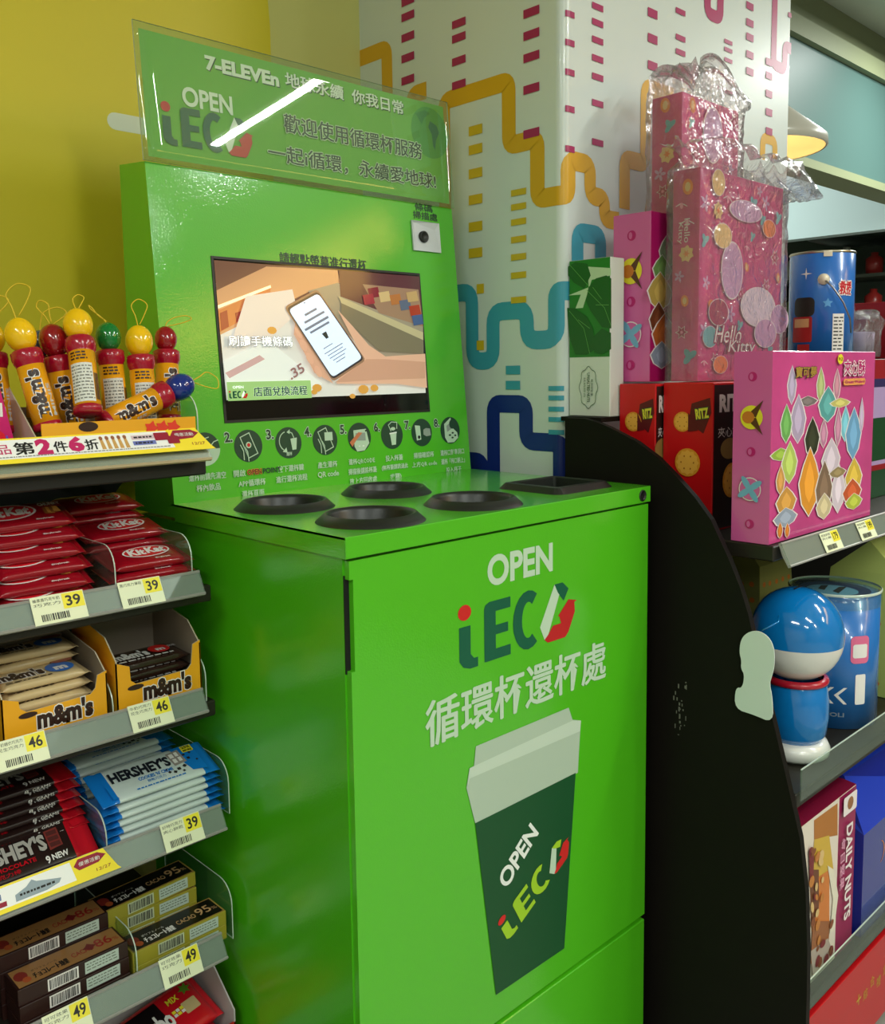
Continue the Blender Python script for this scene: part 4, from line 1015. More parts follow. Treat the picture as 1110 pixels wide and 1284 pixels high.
stack(cacao_box('95'), P_, lb, 'black and olive cacao boxes')
P_ = [((-.228, .288+.002*k, Z4+.0207*k), (0, 0, .01*(k % 2))) for k in range(3)]+[((-.232, .340, Z4+.0207*k), (0, 0, -.01*(k % 2))) for k in range(4)]
lb = stacklab(3, 'tan topped cacao box', 'the front pile')+stacklab(4, 'tan topped cacao box', 'the rear pile')
stack(cacao_box('86'), P_, lb, 'tan topped cacao boxes')

# ---- lowest: red carton with red candy pouches
Z5 = .263
t = thing('red_carton', 'red display carton with gold print on the lowest shelf in view, beside the machine', 'carton', (-.075, .32, Z5))
RC = mat('carton_red', (190, 34, 26), .4); RI = mat('carton_pale_inside', (186, 180, 180), .6)
m = MB(); m.box((-.085, -.062, 0), (.062, .06, .002), RC); m.box((-.085, -.062, .002), (.062, -.060, .060), RC); m.build('tray', t)
m = MB(); m.prism([(-.062, 0), (.06, 0), (.06, .13), (-.0, .125), (-.062, .078)], lambda p, k: (.062-.002*k, p[0], p[1]), RI); m.add([(.0622, -.062, 0), (.0622, .06, 0), (.0622, .06, .13), (.0622, 0, .125), (.0622, -.062, .078)], [(0, 1, 2, 3, 4)], RC); m.build('side_wall', t)
m = MB().box((-.085, .058, .002), (.06, .06, .12), RI); m.build('back_wall', t)
f = front_canvas(-.062); f.text('8', .020, .018, .046, .052, mat('gold_print', (196, 160, 40), .4), bold=.02); f.ell(-.03, .03, .02, .018, mat('gold_print', (196, 160, 40), .4)); f.build('carton_print', t, False)
RP1 = mat('pouch_red', (206, 24, 36), .25, coat=.4, bump=.4, bscale=40)
def pouch():
    t = thing('candy_pouch', 'x', 'candy bag'); pack_mesh(.130, .085, .020, RP1, crimp=.008, seed=4, wob=.001).build('bag', t)
    c = top_canvas(.020); c.z = .0005; c.poly([(-.055, -.035), (.0, -.035), (-.004, .03), (-.055, .03)], mat('pouch_black', (24, 16, 18), .3)); c.up(); c.text('Turbo', -.052, -.02, .004, .012, WHP, bold=.04)
    c.text('MIX', .008, .012, .026, .022, YEL, bold=.03); c.rrect(.022, -.016, .044, .004, .002, mat('pouch_cream', (206, 180, 130), .4)); c.star(.040, .022, .010, mat('pouch_green', (90, 130, 30), .4), 6, .5)
    for k in range(6): c.rect(.006+.006*(k % 3), -.010+.006*(k//3), .011+.006*(k % 3), -.005+.006*(k//3), YEL if k % 2 else WHP)
    c.build('bag_print', t, False); return t
stack(pouch(), [((-.086, .318, Z5+.0585), (R_(16), R_(-6), .08)), ((-.086, .322, Z5+.0265), (R_(4), R_(-2), .0)), ((-.086, .316, Z5+.004), (0, 0, .0))],
      ['shiny red candy pouch on top in the red carton', 'shiny red candy pouch in the middle of the red carton', 'shiny red candy pouch lying on the bottom of the red carton'], 'red candy pouches')

# ---- candy tubes with round caps
TY = mat('tube_yellow', (240, 164, 20), .25, coat=.3); TR = mat('tube_red_cap', (166, 12, 44), .2, coat=.4)
CORD = mat('cord_yellow', (226, 190, 30), .5)
EGG = {'yellow': mat('cap_yellow', (248, 196, 16), .15, coat=.6), 'red': mat('cap_red', (150, 12, 26), .15, coat=.6), 'green': mat('cap_green', (12, 120, 50), .15, coat=.6), 'blue': mat('cap_blue', (22, 44, 130), .15, coat=.6), 'slate': mat('cap_slate', (60, 80, 96), .2, coat=.6), 'grey': mat('cap_grey', (150, 140, 130), .3)}
def candy_tube(col, base, top, spin, label, side='name', loop=((0, 0), .04, 0), L=.082, egg=1.0, group='candy tubes with round caps'):
    base = Vector(base); top = Vector(top); ax = (top-base).normalized()
    q = Vector((0, 0, 1)).rotation_difference(ax) @ Matrix.Rotation(spin, 3, 'Z').to_quaternion()
    t = thing('candy_tube', label, 'candy tube', base, q.to_euler(), group); r = .0158
    m = MB(); m.lathe([(0, .007), (r, .007), (r, L), (0, L)], TY, 32); tb = m.build('tube', t)
    m = MB(); m.lathe([(0, 0), (r*.9, .0), (r*1.08, .002), (r*1.08, .009), (r, .0095)], TR, 32); m.build('bottom_cap', t)
    m = MB(); m.lathe([(r, L-.002), (r*1.02, L), (r*1.12, L+.003), (r*1.16, L+.009), (r*1.14, L+.016), (r*1.0, L+.018), (0, L+.018)], TR, 32); m.build('collar', t)
    m = MB(); e = .0178*egg; zc = L+.018+e*1.05
    m.lathe([(e*math.cos(a), zc+e*1.22*math.sin(a)*(1 if a > 0 else .96)) for a in [-PI/2+PI*i/16 for i in range(17)]], EGG[col], 28); cap = m.build('round_cap', t)
    m = MB(); zt = zc+e*1.22; (lx, ly), lh, tw = loop
    pts = [(0, 0, zt-.001), (lx*.2-.003, ly*.2, zt+lh*.35), (lx*.6-lh*.25, ly*.5, zt+lh*.75), (lx, ly, zt+lh), (lx*1.1+lh*.3, ly*1.1, zt+lh*.8), (lx*.7+lh*.2, ly*.6, zt+lh*.4), (.002, 0, zt)]
    sm = []
    for i in range(len(pts)-1):
        p0, p1, p2, p3 = [Vector(pts[min(max(k, 0), len(pts)-1)]) for k in (i-1, i, i+1, i+2)]
        for k in range(6):
            u = k/6; sm.append(.5*((2*p1)+(p2-p0)*u+(2*p0-5*p1+4*p2-p3)*u*u+(3*p1-p0-3*p2+p3)*u**3))
    m.tube(sm, .0007, CORD, 6); m.build('hanging_cord', t)
    c = Canvas(lambda u, v, l: Vector(((r+l)*math.sin(u/r), -(r+l)*math.cos(u/r), v)), base=.0003, step=.00015)
    if side == 'name':
        c.text("m&m's", -.024, -.0095, .030, .0095, BRN, bold=.05, rot=0) if 0 else None
        base_c = Canvas(lambda u, v, l: Vector(((r+l)*math.sin(u/r), -(r+l)*math.cos(u/r), v)), base=.0003, step=.00015)
        mb0 = Canvas(lambda u, v, l: Vector(((r+l)*math.sin(-(v)/r), -(r+l)*math.cos(-(v)/r), u+.045)), base=.0003, step=.00015)
        mb0.text("m&m's", -.030, -.009, .028, .009, BRN, bold=.05, om=WHP, ow=.045); mb0.text('MINIS', -.030, -.0175, .010, -.0125, mat('tube_grey_print', (206, 200, 190), .4), bold=.03); c = mb0
    else:
        for k in range(6): c.rect(-.016+k*.0045, .012, -.016+(k+1)*.0045, .062, mat('label_white', (222, 222, 214), .5))
        c.up(); c.lines(-.015, .014, .010, .060, 11, mat('label_grey', (120, 120, 112), .5), .4, 5); c.barcode(.012, .015, .020, .05, INK, 8)
        c.lines(-.014, .066, .006, .078, 3, BRN, .5, 6)
    c.build('tube_print', tb, False); return t
def A3(a, b, y): return at(a, b, y=y)
FC = 'candy tube'
candy_tube('yellow', A3(62, 540, .285), A3(32, 440, .31), -.45, 'candy tube with a yellow round cap and brown letters, beside the pink pouch', loop=((.012, 0), .040, 0))
candy_tube('red', A3(94, 545, .318), A3(72, 447, .330), -.50, 'candy tube with a dark red round cap and brown letters, among the upright ones', loop=((-.006, 0), .03, 0))
candy_tube('slate', A3(50, 545, .363), A3(50, 440, .364), -.3, 'candy tube with a slate coloured round cap half hidden in the back row', loop=((.02, 0), .03, 0), egg=.8)
candy_tube('yellow', A3(111, 520, .262), A3(100, 425, .300), -.4, 'raised candy tube with yellow round cap showing its white ingredient label', side='label', loop=((.004, 0), .02, 0))
candy_tube('green', A3(147, 535, .325), A3(138, 447, .335), -.2, 'candy tube with a green round cap', side='label', loop=((-.02, 0), .022, 0), egg=.9)
candy_tube('yellow', A3(184, 540, .31), A3(176, 446, .325), -.1, 'candy tube with a yellow round cap standing nearest the green machine', side='label', loop=((.004, 0), .035, 0))
candy_tube('red', A3(212, 530, .33), A3(209, 452, .345), -.1, 'candy tube with a dark red round cap beside the green machine', loop=((.03, 0), .018, 0), egg=.85)
candy_tube('blue', A3(128, 533, .279), A3(185, 505, .283), -.25, 'candy tube with a dark blue round cap lying across the front', loop=((.012, -.0), .035, 0))
candy_tube('yellow', A3(2, 545, .345), A3(-10, 450, .36), -.4, 'candy tube with a yellow round cap behind the pink pouch', loop=((.016, 0), .03, 0))
t = thing('tube_carton', 'low yellow display carton holding the candy tubes, with a tall pale side board', 'carton', (-.13, .32, 1.1285))
m = MB(); m.box((-.237, .2535, 1.129), (-.040, .2550, 1.184), CARY); m.box((-.237, .2550, 1.129), (-.040, .262, 1.1302), CARI); m.box((-.237, .262, 1.129), (-.040, .385, 1.1302), CARI); m.box((-.0415, .2636, 1.129), (-.040, .385, 1.165), CARY); m.box((-.237, .3835, 1.129), (-.040, .385, 1.20), CARI)
m.build('tray', t, True)
m = MB(); m.prism([(.262, 1.130), (.385, 1.130), (.385, 1.245), (.370, 1.245), (.262, 1.165)], lambda p, k: (-.2385-.0015*k, p[0], p[1]), mat('board_pale', (206, 180, 176), .6), side=CARE); m.build('side_board', t, True)
f = plane_canvas((-.237, .2535, 1.152), (1, 0, 0), (0, 0, 1)); f.ell(.055, .026, .012, .006, BRN, 18); f.rect(.03, .006, .10, .013, mat('strip_cream', (230, 210, 170), .5)); f.up(); f.lines(.033, .007, .095, .012, 1, BRN, .6, 8)
for x in (.135, .15, .165): f.star(x, .020, .010, mat('spot_red', (226, 60, 40), .4), 5, .6)
f.build('carton_print', t)
t = thing('pink_pouch', 'pink and purple candy pouch standing in a beige tray at the picture edge', 'candy bag', (-.29, .30, 1.131))
m = MB(); m.prism([(-.045, 0), (.040, 0), (.018, .108), (-.04, .114)], lambda p, k: (p[0], -.014+.028*k, p[1]), mat('pouch_pink', (206, 20, 110), .3, coat=.3, bump=.3, bscale=40)); m.build('bag', t)
f = front_canvas(-.014)
f.poly([(-.04, .015), (.03, .02), (.026, .040), (-.04, .030)], mat('pouch_purple', (110, 80, 190), .3)); f.up(); f.ell(.010, .036, .014, .012, mat('pouch_spot', (226, 30, 50), .3)); f.text('M', .004, .062, .022, .078, WHP, bold=.05); f.build('bag_print', t, False)
t = thing('beige_tray', 'translucent beige tray holding the pink pouch', 'tray', (-.29, .30, 1.1285))
TRB = mat('tray_beige', (206, 170, 150), .35)
MB().box((-.06, -.032, 0), (.046, .04, .002), TRB).box((-.06, -.032, .002), (.046, -.030, .030), TRB).build('tray', t)

# ------------------------------------------------------------------ shelving on the far side of the machine
S2 = thing('gift_shelving', 'black shelving bay with a rounded end panel, stacked with gift boxes', 'shelving', (1.3, 0, 0))
EP = [(.196, 1.152), (.153, 1.152), (.128, 1.147), (.102, 1.139), (.046, 1.117), (.005, 1.093), (-.031, 1.064), (-.065, 1.033), (-.094, 1.000), (-.126, .942), (-.146, .900), (-.160, .862), (-.186, .764), (-.205, .700), (-.223, .636), (-.251, .532), (-.262, .45), (-.267, .36), (-.268, .285), (-.268, 0), (.196, 0)]
m = MB(); m.prism(EP, lambda p, k: (.655+.012*k, p[0], p[1]), BLK); ep = m.build('end_panel', S2, True)
c = Canvas(lambda u, v, l: Vector((.655-l, -u, v)), lambda a, b: (-at(a, b, x=.655).y, at(a, b, x=.655).z)); c.z = .0003
SC_ = mat('scratch_grey', (120, 118, 108), .7); rr = random.Random(3)
for k in range(26):
    u, v = c.px(852+rr.gauss(0, 4), 895+rr.gauss(0, 16)); c.rect(u, v, u+rr.uniform(.0006, .003), v+rr.uniform(.001, .008), SC_)
c.build('scuff_marks', ep)
RX0, RX1 = .690, 2.3
MB().box((.668, .16, 0), (.700, .196, 1.145), BLK).build('upright', S2, True)
MB().box((.668, .1265, 1.1455), (.76, .216, 1.1535), BLK).build('top_ledge', S2, True)
for i, (z, yf) in enumerate(((.963, -.182), (.590, -.236), (.226, -.236))):
    mb = MB().box((RX0 if i == 0 else .672, yf, z-.024), (RX1, .19, z), SHELFM, bev=.002); sh = mb.build('shelf', S2, True)
MB().box((.672, -.20, .0), (RX1, .19, .03), BLK).build('plinth', S2, True)
MB().box((.700, .196, .0), (RX1, .212, .95), BLK).build('back_panel', S2, True)
RRP = price_rail(S2, .703, RX1, -.200, .930, .040, tilt=R_(25))
def tg2(a, b, txt, label):
    x = at(a, b, y=-.196).x; y, z = RRP(.003, .006); price_tag(x, y, z, txt, ['禮盒餅乾', '夾心酥'], label, tilt=R_(25), w_=.066, h=.033)
tg2(1031, 683, '179', 'price tag under the large pink gift box, nearer the rounded end panel')
tg2(1076, 669, '199', 'price tag under the large pink gift box, farther along the rail')
for (z, nm) in ((.590, 'clear riser on the shelf edge in front of the round tins'), (.226, 'clear riser on the shelf edge in front of the fruit and nut box')):
    m = MB().box((.674, -.2425, z-.010), (RX1, -.2405, z+.040), ACR); m.box((.674, -.2425, z+.040), (RX1, -.2405, z+.0412), ACRE); o = m.build('edge_riser', S2, True, label=nm)

def solid(name, label, cat, x0, x1, y0, y1, z0, z1, m_, group=None, part='carton', bev=.001, side=None):
    t = thing(name, label, cat, ((x0+x1)/2, (y0+y1)/2, z0), group=group)
    mb = MB().box((x0, y0, z0), (x1, y1, z1), m_, bev=bev)
    mb.build(part, t, True)
    f = plane_canvas((x0, y0, z0), (1, 0, 0), (0, 0, 1)); l = plane_canvas((x0, y1, z0), (0, -1, 0), (0, 0, 1)); return t, f, l, x1-x0, y1-y0, z1-z0
ZR = .9635
# cracker boxes
CRK = mat('cracker', (226, 150, 40), .5); CRD = mat('cracker_dots', (170, 96, 20), .5); MAR = mat('wrap_maroon', (96, 14, 24), .35); RBX = mat('box_red', (206, 18, 24), .35)
BXB = mat('box_dark_face', (34, 20, 16), .4)
def cracker(c, u, v, r, s=1.0):
    c.ell(u, v, r*s, r, CRK, 22); c.up(); c.star(u, v, r*.9, mat('cracker_light', (240, 176, 70), .5), 12, .86)
    c.up()
    for a in range(6): c.ell(u+r*.5*s*math.cos(a*PI/3), v+r*.5*math.sin(a*PI/3), r*.06, r*.07, CRD, 6)
def ritz(x0, x1, y0, y1, z1, label):
    t, f, l, w_, d, h = solid('cracker_box', label, 'biscuit box', x0, x1, y0, y1, ZR, z1, RBX, 'red cracker boxes')
    l.z = .0004; l.poly([(d*.52, h*.73), (d*.82, h*.66), (d*.97, h*.80), (d*.94, h*.90), (d*.58, h*.86)], MAR); l.up()
    l.text('RITZ', d*.66, h*.76, d*.92, h*.83, mat('ritz_yellow', (226, 214, 60), .4), bold=.05, om=mat('ritz_green', (20, 70, 50), .4), ow=.06, rot=.15)
    cracker(l, d*.40, h*.735, .017); l.poly([(d*.52, h*.80), (d*.52, h*.67), (d*.72, h*.68)], MAR)
    l.up(); cracker(l, d*.52, h*.46, .024); cracker(l, d*.35, h*.14, .02)
    l.build('side_print', t)
    f.rect(.003, .003, w_-.003, h-.004, BXB); f.up(); f.text('RITZ', w_*.12, h*.80, w_*.7, h*.92, WHP, bold=.05); f.ell(w_*.35, h*.55, .03, .018, mat('front_gold', (150, 120, 60), .5)); f.up(); f.text('夾心餅乾', w_*.1, h*.63, w_*.7, h*.70, WHP)
    cracker(f, w_*.4, h*.33, .03); f.build('front_print', t); return t
ritz(.738, .895, -.048, .047, 1.213, 'red cracker box standing in front, beside the large pink gift box')
ritz(.718, .800, .0500, .1240, 1.211, 'red cracker box standing behind, next to the white and green box')
ritz(.900, 1.08, -.048, .047, 1.213, 'red cracker box hidden behind the large pink gift box')
# white and green nut box
x_ = .694
t, f, l, w_, d, h = solid('nut_box', 'slim white carton with green leaves on its upper part, against the white column', 'box', x_, .735, .1275, .217, 1.154, 1.431, mat('carton_white', (222, 226, 216), .4))
LG = mat('leaf_green', (34, 128, 40), .4); LG2 = mat('leaf_green_dark', (20, 96, 30), .4); LG3 = mat('leaf_vein', (110, 180, 90), .4)
l.z = .0004; y0_ = h*.38; l.rect(.0005, y0_, d-.0005, h-.0005, LG); l.up()
Zl = lambda a, b: (l.px(700+a/2.707, 290+b/2.707))
l.poly([Zl(100, 120), Zl(180, 125), Zl(180, 150), Zl(115, 165), Zl(85, 260), Zl(60, 262), Zl(78, 215), Zl(35, 218), Zl(105, 190)], mat('leaf_gap', (196, 220, 180), .4)); l.up()
for P in (((35, 120), (60, 105), (100, 110), (112, 150), (90, 195), (55, 175), (35, 150)), ((105, 190), (130, 160), (165, 150), (182, 160), (182, 330), (150, 325), (112, 270), (96, 235)), ((32, 260), (60, 262), (100, 290), (120, 330), (128, 400), (100, 418), (60, 418), (40, 360)), ((120, 360), (150, 330), (182, 345), (182, 400), (150, 418), (125, 412))):
    l.poly([Zl(*p) for p in P], LG2); l.up()
for P in (((40, 112), (105, 185)), ((100, 200), (160, 260), (182, 320)), ((40, 270), (90, 330), (110, 415)), ((120, 190), (150, 230)), ((70, 300), (110, 330)), ((130, 250), (175, 250))): l.stroke([Zl(*p) for p in P], .0008, LG3)
l.z += .0004
gy = mat('badge_green', (60, 90, 66), .4)
for k in range(1): l.stroke([(d*.5+.019*(1+.09*math.cos(8*a))*math.cos(a), h*.185+.036*(1+.05*math.cos(8*a))*math.sin(a)) for a in [2*PI*i/40 for i in range(40)]], .0012, gy, closed=True)
cu_, cv_ = d*.5, h*.185
l.text('UNSALTED NUTS', cu_-.026, cv_-.003, cu_+.026, cv_+.003, gy, bold=.02, rot=-PI/2); l.text('無調味堅果', cu_+.0075-.015, cv_-.0025, cu_+.0075+.015, cv_+.0025, gy, rot=-PI/2)
l.text('核桃綜合', cu_-.0085-.018, cv_-.0022, cu_-.0085+.018, cv_+.0022, gy, rot=-PI/2)
l.build('side_print', t)
# pink gift boxes
PK = mat('box_pink_side', (214, 96, 162), .3, coat=.4); PKF = mat('box_pink_front', (206, 74, 140), .3, coat=.4, vary=.12, bscale=14); PKD = mat('pink_dot', (190, 20, 110), .35)
OUT = mat('outline_white', (236, 226, 226), .4); BRE = mat('leaf_brown', (90, 50, 24), .4); YD = mat('disc_yellow', (236, 220, 50), .4); BL = mat('petal_blue', (120, 176, 206), .4)
def spine(l, d, h, n=(0, 1, 2, 3)):
    for k, v in enumerate((.885, .655, .40, .155)):
        pass
    l.z = .0008
    for v in (.87, .48, .10): l.ell(d*.5, h*v, d*.115, d*.115, PKD, 16); l.up(); l.ell(d*.47, h*v, d*.05, d*.08, PK, 10)
    l.up(); v = h*.66; l.ell(d*.5, v, d*.29, d*.29, YD, 24); l.up(); l.poly([(d*.42, v+.004), (d*.50, v+.010), (d*.80, v+d*.42), (d*.62, v)], BRE); l.poly([(d*.42, v-.004), (d*.50, v-.010), (d*.80, v-d*.42), (d*.62, v)], BRE)
    l.up(); l.ell(d*.42, v, d*.16, d*.15, mat('seed_orange', (206, 120, 40), .4), 14)
    v = h*.285; l.ell(d*.5, v, d*.29, d*.29, OUT, 24); l.up(); l.ell(d*.5, v, d*.265, d*.265, PK, 24); l.up()
    for a in range(4): l.ell(d*.5+d*.17*math.cos(a*PI/2+.6), v+d*.17*math.sin(a*PI/2+.6), d*.20, d*.08, BL, 12, rot=a*PI/2+.6)
def bouquet(c, items, k0, off):
    for (x, y, rx, ry, cc) in items:
        u, v = c.px(off[0]+x/off[2], off[1]+y/off[2]); q = c.box_px(off[0]+x/off[2], off[1]+y/off[2], 2*rx/off[2], 2*ry/off[2]); ru = (q[2]-q[0])/2; rv = (q[3]-q[1])/2
        P = [(u, v+rv), (u+ru*.6, v+rv*.5), (u+ru, v), (u+ru*.7, v-rv*.6), (u, v-rv), (u-ru*.7, v-rv*.6), (u-ru, v), (u-ru*.6, v+rv*.5)]
        P2 = [(u+(a-u)*1.08+(.0015 if a > u else -.0015 if a < u else 0), v+(b-v)*1.04) for a, b in P]
        c.poly(P2, OUT); c.z += .00002; c.poly(P, mat('leaf_%d_%d_%d' % cc, cc, .4)); c.z += .00002
        c.poly([(u+(a-u)*.5, v+(b-v)*.62) for a, b in P], mat('leafin_%d_%d_%d' % cc, tuple(min(255, int(k*1.1+8)) for k in cc), .4)); c.z += .00002
LEAVES = [(262, 260, 26, 120, (176, 160, 190)), (360, 360, 60, 32, (120, 110, 110)), (300, 470, 46, 150, (178, 160, 190)), (440, 260, 24, 110, (170, 180, 120)), (540, 260, 20, 100, (190, 130, 150)), (484, 380, 56, 110, (90, 160, 160)), (560, 370, 60, 30, (200, 190, 110)),
          (225, 500, 34, 120, (110, 170, 90)), (190, 690, 60, 40, (150, 180, 70)), (245, 740, 46, 130, (180, 200, 100)), (385, 590, 44, 130, (50, 54, 36)), (590, 500, 28, 110, (120, 190, 210)), (545, 520, 20, 120, (190, 130, 160)), (455, 560, 22, 90, (190, 130, 160)), (640, 560, 46, 160, (110, 160, 200)), (690, 450, 12, 110, (190, 170, 200)),
          (500, 720, 54, 130, (206, 190, 206)), (545, 900, 40, 150, (216, 200, 214)), (640, 830, 50, 120, (214, 180, 70)), (630, 920, 56, 80, (200, 90, 50)), (640, 980, 50, 50, (180, 190, 70)), (365, 860, 62, 210, (226, 150, 50)), (455, 900, 50, 170, (130, 104, 84)), (540, 800, 50, 34, (150, 130, 90)), (455, 1010, 46, 80, (206, 190, 150)),
          (185, 850, 26, 90, (206, 150, 80)), (220, 980, 60, 90, (206, 150, 70)), (215, 1080, 70, 60, (150, 160, 180)), (180, 1160, 16, 50, (206, 120, 40)), (225, 1160, 14, 46, (206, 120, 40))]
t, f, l, w_, d, h = solid('pink_gift_box', 'large glossy pink gift box with a bouquet of coloured leaf shapes, at the shelf front', 'gift box', .694, 1.085, -.172, -.108, ZR, 1.262, PKF, 'pink gift boxes with leaf shapes')
l.rect(.0005, .0005, d-.0005, h-.0005, PK); spine(l, d, h); l.build('side_print', t)
f.z = .0004; bouquet(f, LEAVES, 0, (940, 430, 4.94)); f.up()
O = lambda x, y: (940+x/4.94, 430+y/4.94)
f.tp('寶可夢', *O(342, 180), 130/4.94, 66/4.94, mat('word_gold', (176, 140, 60), .4), bold=.03, om=mat('word_shadow', (60, 60, 50), .4), ow=.05)
f.up(); f.tp('夾心酥', *O(640, 155), 128/4.94, 88/4.94, PKD, bold=.02, om=OUT, ow=.06)
q = f.box_px(*O(638, 240), 136/4.94, 40/4.94); f.rrect(*q, .006, mat('pill_orange', (236, 160, 90), .4)); f.up(); f.text('Cream Wafers', q[0]+.006, q[1]+.003, q[2]-.006, q[3]-.003, PKD, bold=.02)
f.ell(*f.px(*O(551, 100)), .011, .0085, YD, 16); f.up(); f.tp('92', *O(551, 100), 26/4.94, 20/4.94, MAR)
f.build('front_print', t)
t, f, l, w_, d, h = solid('pink_gift_box', 'pink gift box with leaf shapes standing on a red cracker box', 'gift box', .745, .900, .0800, .158, 1.2145, 1.508, PKF, 'pink gift boxes with leaf shapes')
l.rect(.0005, .0005, d-.0005, h-.0005, PK); spine(l, d, h); l.build('side_print', t)
f.rect(.0005, .0005, w_-.0005, h-.0005, mat('box_pink_deep', (176, 20, 100), .3, coat=.4)); f.up(); f.z = .0006
bouquet(f, [(370, 70, 26, 60, (130, 150, 120)), (352, 130, 30, 50, (110, 150, 80)), (345, 205, 40, 66, (190, 160, 80)), (340, 300, 30, 60, (110, 56, 30)), (360, 350, 40, 70, (180, 96, 40)), (350, 420, 36, 46, (140, 150, 170))], 0, (700, 290, 2.707)); f.build('front_print', t)
# flowered gift boxes in clear bags
FPK = mat('flower_box_pink', (196, 48, 120), .3, coat=.4, vary=.25, bscale=16)
FC_ = [mat('petal_cream', (232, 196, 130), .4), mat('petal_orange', (236, 130, 60), .4), mat('petal_teal', (110, 176, 180), .4), mat('petal_rose', (170, 20, 84), .4), mat('petal_lilac', (206, 160, 200), .4), mat('petal_pink', (236, 150, 180), .4)]
def flowers(c, w_, h, n, seed, bias=1):
    rr = random.Random(seed); pts = []
    for i in range(n*12):
        if len(pts) >= n: break
        u = rr.uniform(.014, w_-.014); v = rr.uniform(.016, h-.016)
        if all((u-a)**2+(v-b)**2 > .030**2 for a, b in pts): pts.append((u, v))
    for u, v in pts:
        k = rr.randrange(6); r = rr.uniform(.009, .015); c.z += .00002
        if k == 0: c.star(u, v, r*1.2, FC_[0], 7, .75, rr.random()); c.z += .0001; c.star(u, v, r*.6, FC_[1], 6, .4)
        elif k == 1: c.ell(u, v, r*.75, r, FC_[1], 16, rr.random()); c.z += .0001; c.ell(u, v, r*.4, r*.6, FC_[0], 12)
        elif k == 2:
            for a in (.6, 2.2, 4.0): c.ell(u+r*.4*math.cos(a), v+r*.4*math.sin(a), r*.7, r*.4, FC_[2], 10, a)
        elif k == 3: c.star(u, v, r*1.3, OUT, 6, .5); c.z += .0001; c.star(u, v, r*1.1, FC_[3], 6, .5); c.z += .0001; c.star(u, v, r*.4, FC_[5], 5, .5)
        elif k == 4:
            for a in range(5): c.ell(u+r*.6*math.cos(a*1.257), v+r*.6*math.sin(a*1.257), r*.5, r*.25, FC_[4], 8, a*1.257)
        else: c.stroke([(u-r, v), (u, v+r*.4), (u+r, v-r*.2)], r*.12, OUT); c.ell(u, v, r*.3, r*.5, FC_[5], 8)
BAG = clear('crinkled_film', (250, 246, 248), .09, .5, .10, bump=.9, bscale=30, dist=.008, cap=.6)
def film(name, label, x0, x1, y0, y1, z0, z1, rise, grow, seed, close=True):
    """crinkled clear bag: loose rings round the box, mouth gathered above it"""
    mb = MB(); n = 56; vs = []; L = 34; zs = []
    cx, cy, hx, hy = (x0+x1)/2, (y0+y1)/2, (x1-x0)/2+.004, (y1-y0)/2+.004
    for j in range(L+1):
        t = j/L; 
        if t < .55: z = z0+(z1-z0)*t/.55; top = 0
        else: top = (t-.55)/.45; z = z1+rise*math.sin(top*PI*.62)
        for i in range(n):
            a = 2*PI*i/n; c_, s_ = math.cos(a), math.sin(a); k = 1/max(abs(c_), abs(s_)); px_ = c_*k; py_ = s_*k
            nz = noise.noise(Vector((px_*3+seed, py_*3, z*26))); n2 = abs(noise.noise(Vector((px_*7+seed, py_*7, z*60))))
            ex = .003+.003*n2+.002*nz
            g = grow[0] if px_ > 0 else grow[1]
            sh = (1-max(0, top-.45)*1.6 if close else 1+.10*top) if top else 1
            x = cx+(hx+ex)*px_*max(.03, sh)+g*math.sin(min(1, top*1.5)*PI)*(abs(px_)**2)*(1+.5*nz); y = cy+(hy+ex)*py_*max(.05, sh)*(1+.35*top*(1-top))-(0 if close else .022*math.sin(top*PI)*max(0, -py_))
            zz = z+(.022*nz+.012*n2)*min(1, top*2.2)-(grow[2]*max(0, px_)**2*math.sin(min(1, top*1.3)*PI) if top else 0)+(grow[3]*max(0, -px_)*top if top else 0)
            y = max(min(y, cy+hy+.012), cy-hy-.03)
            vs.append((x, y, zz))
    fs = []
    for j in range(L):
        for i in range(n): k = (i+1) % n; fs.append((j*n+i, j*n+k, (j+1)*n+k, (j+1)*n+i))
    if close: fs.append(tuple(L*n+i for i in range(n)))
    mb.add(vs, fs, BAG, True); 
    return mb
t, f, l, w_, d, h = solid('flower_gift_box', 'tall flowered magenta gift box in a crinkled clear bag, on the cracker boxes', 'gift box', .770, 1.066, .000, .053, 1.2145, 1.572, FPK, 'flowered magenta gift boxes in clear bags')
f.z = .0004; flowers(f, w_, h, 34, 5)
F = lambda a, b: f.px(840+a/4.588, 200+b/4.588)
f.up()
for (a, b, ra, rb, m_) in ((350, 640, 60, 160, FC_[4]), (430, 300, 90, 60, FC_[4]), (500, 850, 95, 110, mat('petal_white', (226, 210, 224), .4)), (620, 920, 50, 80, FC_[4]), (540, 1000, 60, 80, FC_[4]), (270, 880, 55, 75, FC_[3]), (295, 440, 50, 70, FC_[0]), (270, 135, 36, 75, FC_[0]), (220, 1020, 40, 60, FC_[2]), (280, 1180, 40, 50, FC_[1]), (560, 400, 36, 50, FC_[1])):
    u, v = F(a, b); q = f.box_px(840+a/4.588, 200+b/4.588, 2*ra/4.588, 2*rb/4.588); f.z += .00005; f.ell(u, v, (q[2]-q[0])/2*1.06, (q[3]-q[1])/2*1.05, OUT, 24); f.z += .00005; f.ell(u, v, (q[2]-q[0])/2, (q[3]-q[1])/2, m_, 24)
f.up(); f.tp('Hello', 840+325/4.588, 200+1005/4.588, 150/4.588, 100/4.588, WHP, bold=.0, om=FC_[3], ow=.05, shear=.3); f.tp('Kitty', 840+400/4.588, 200+1085/4.588, 150/4.588, 90/4.588, WHP, om=FC_[3], ow=.05, shear=.3)
f.build('front_print', t)
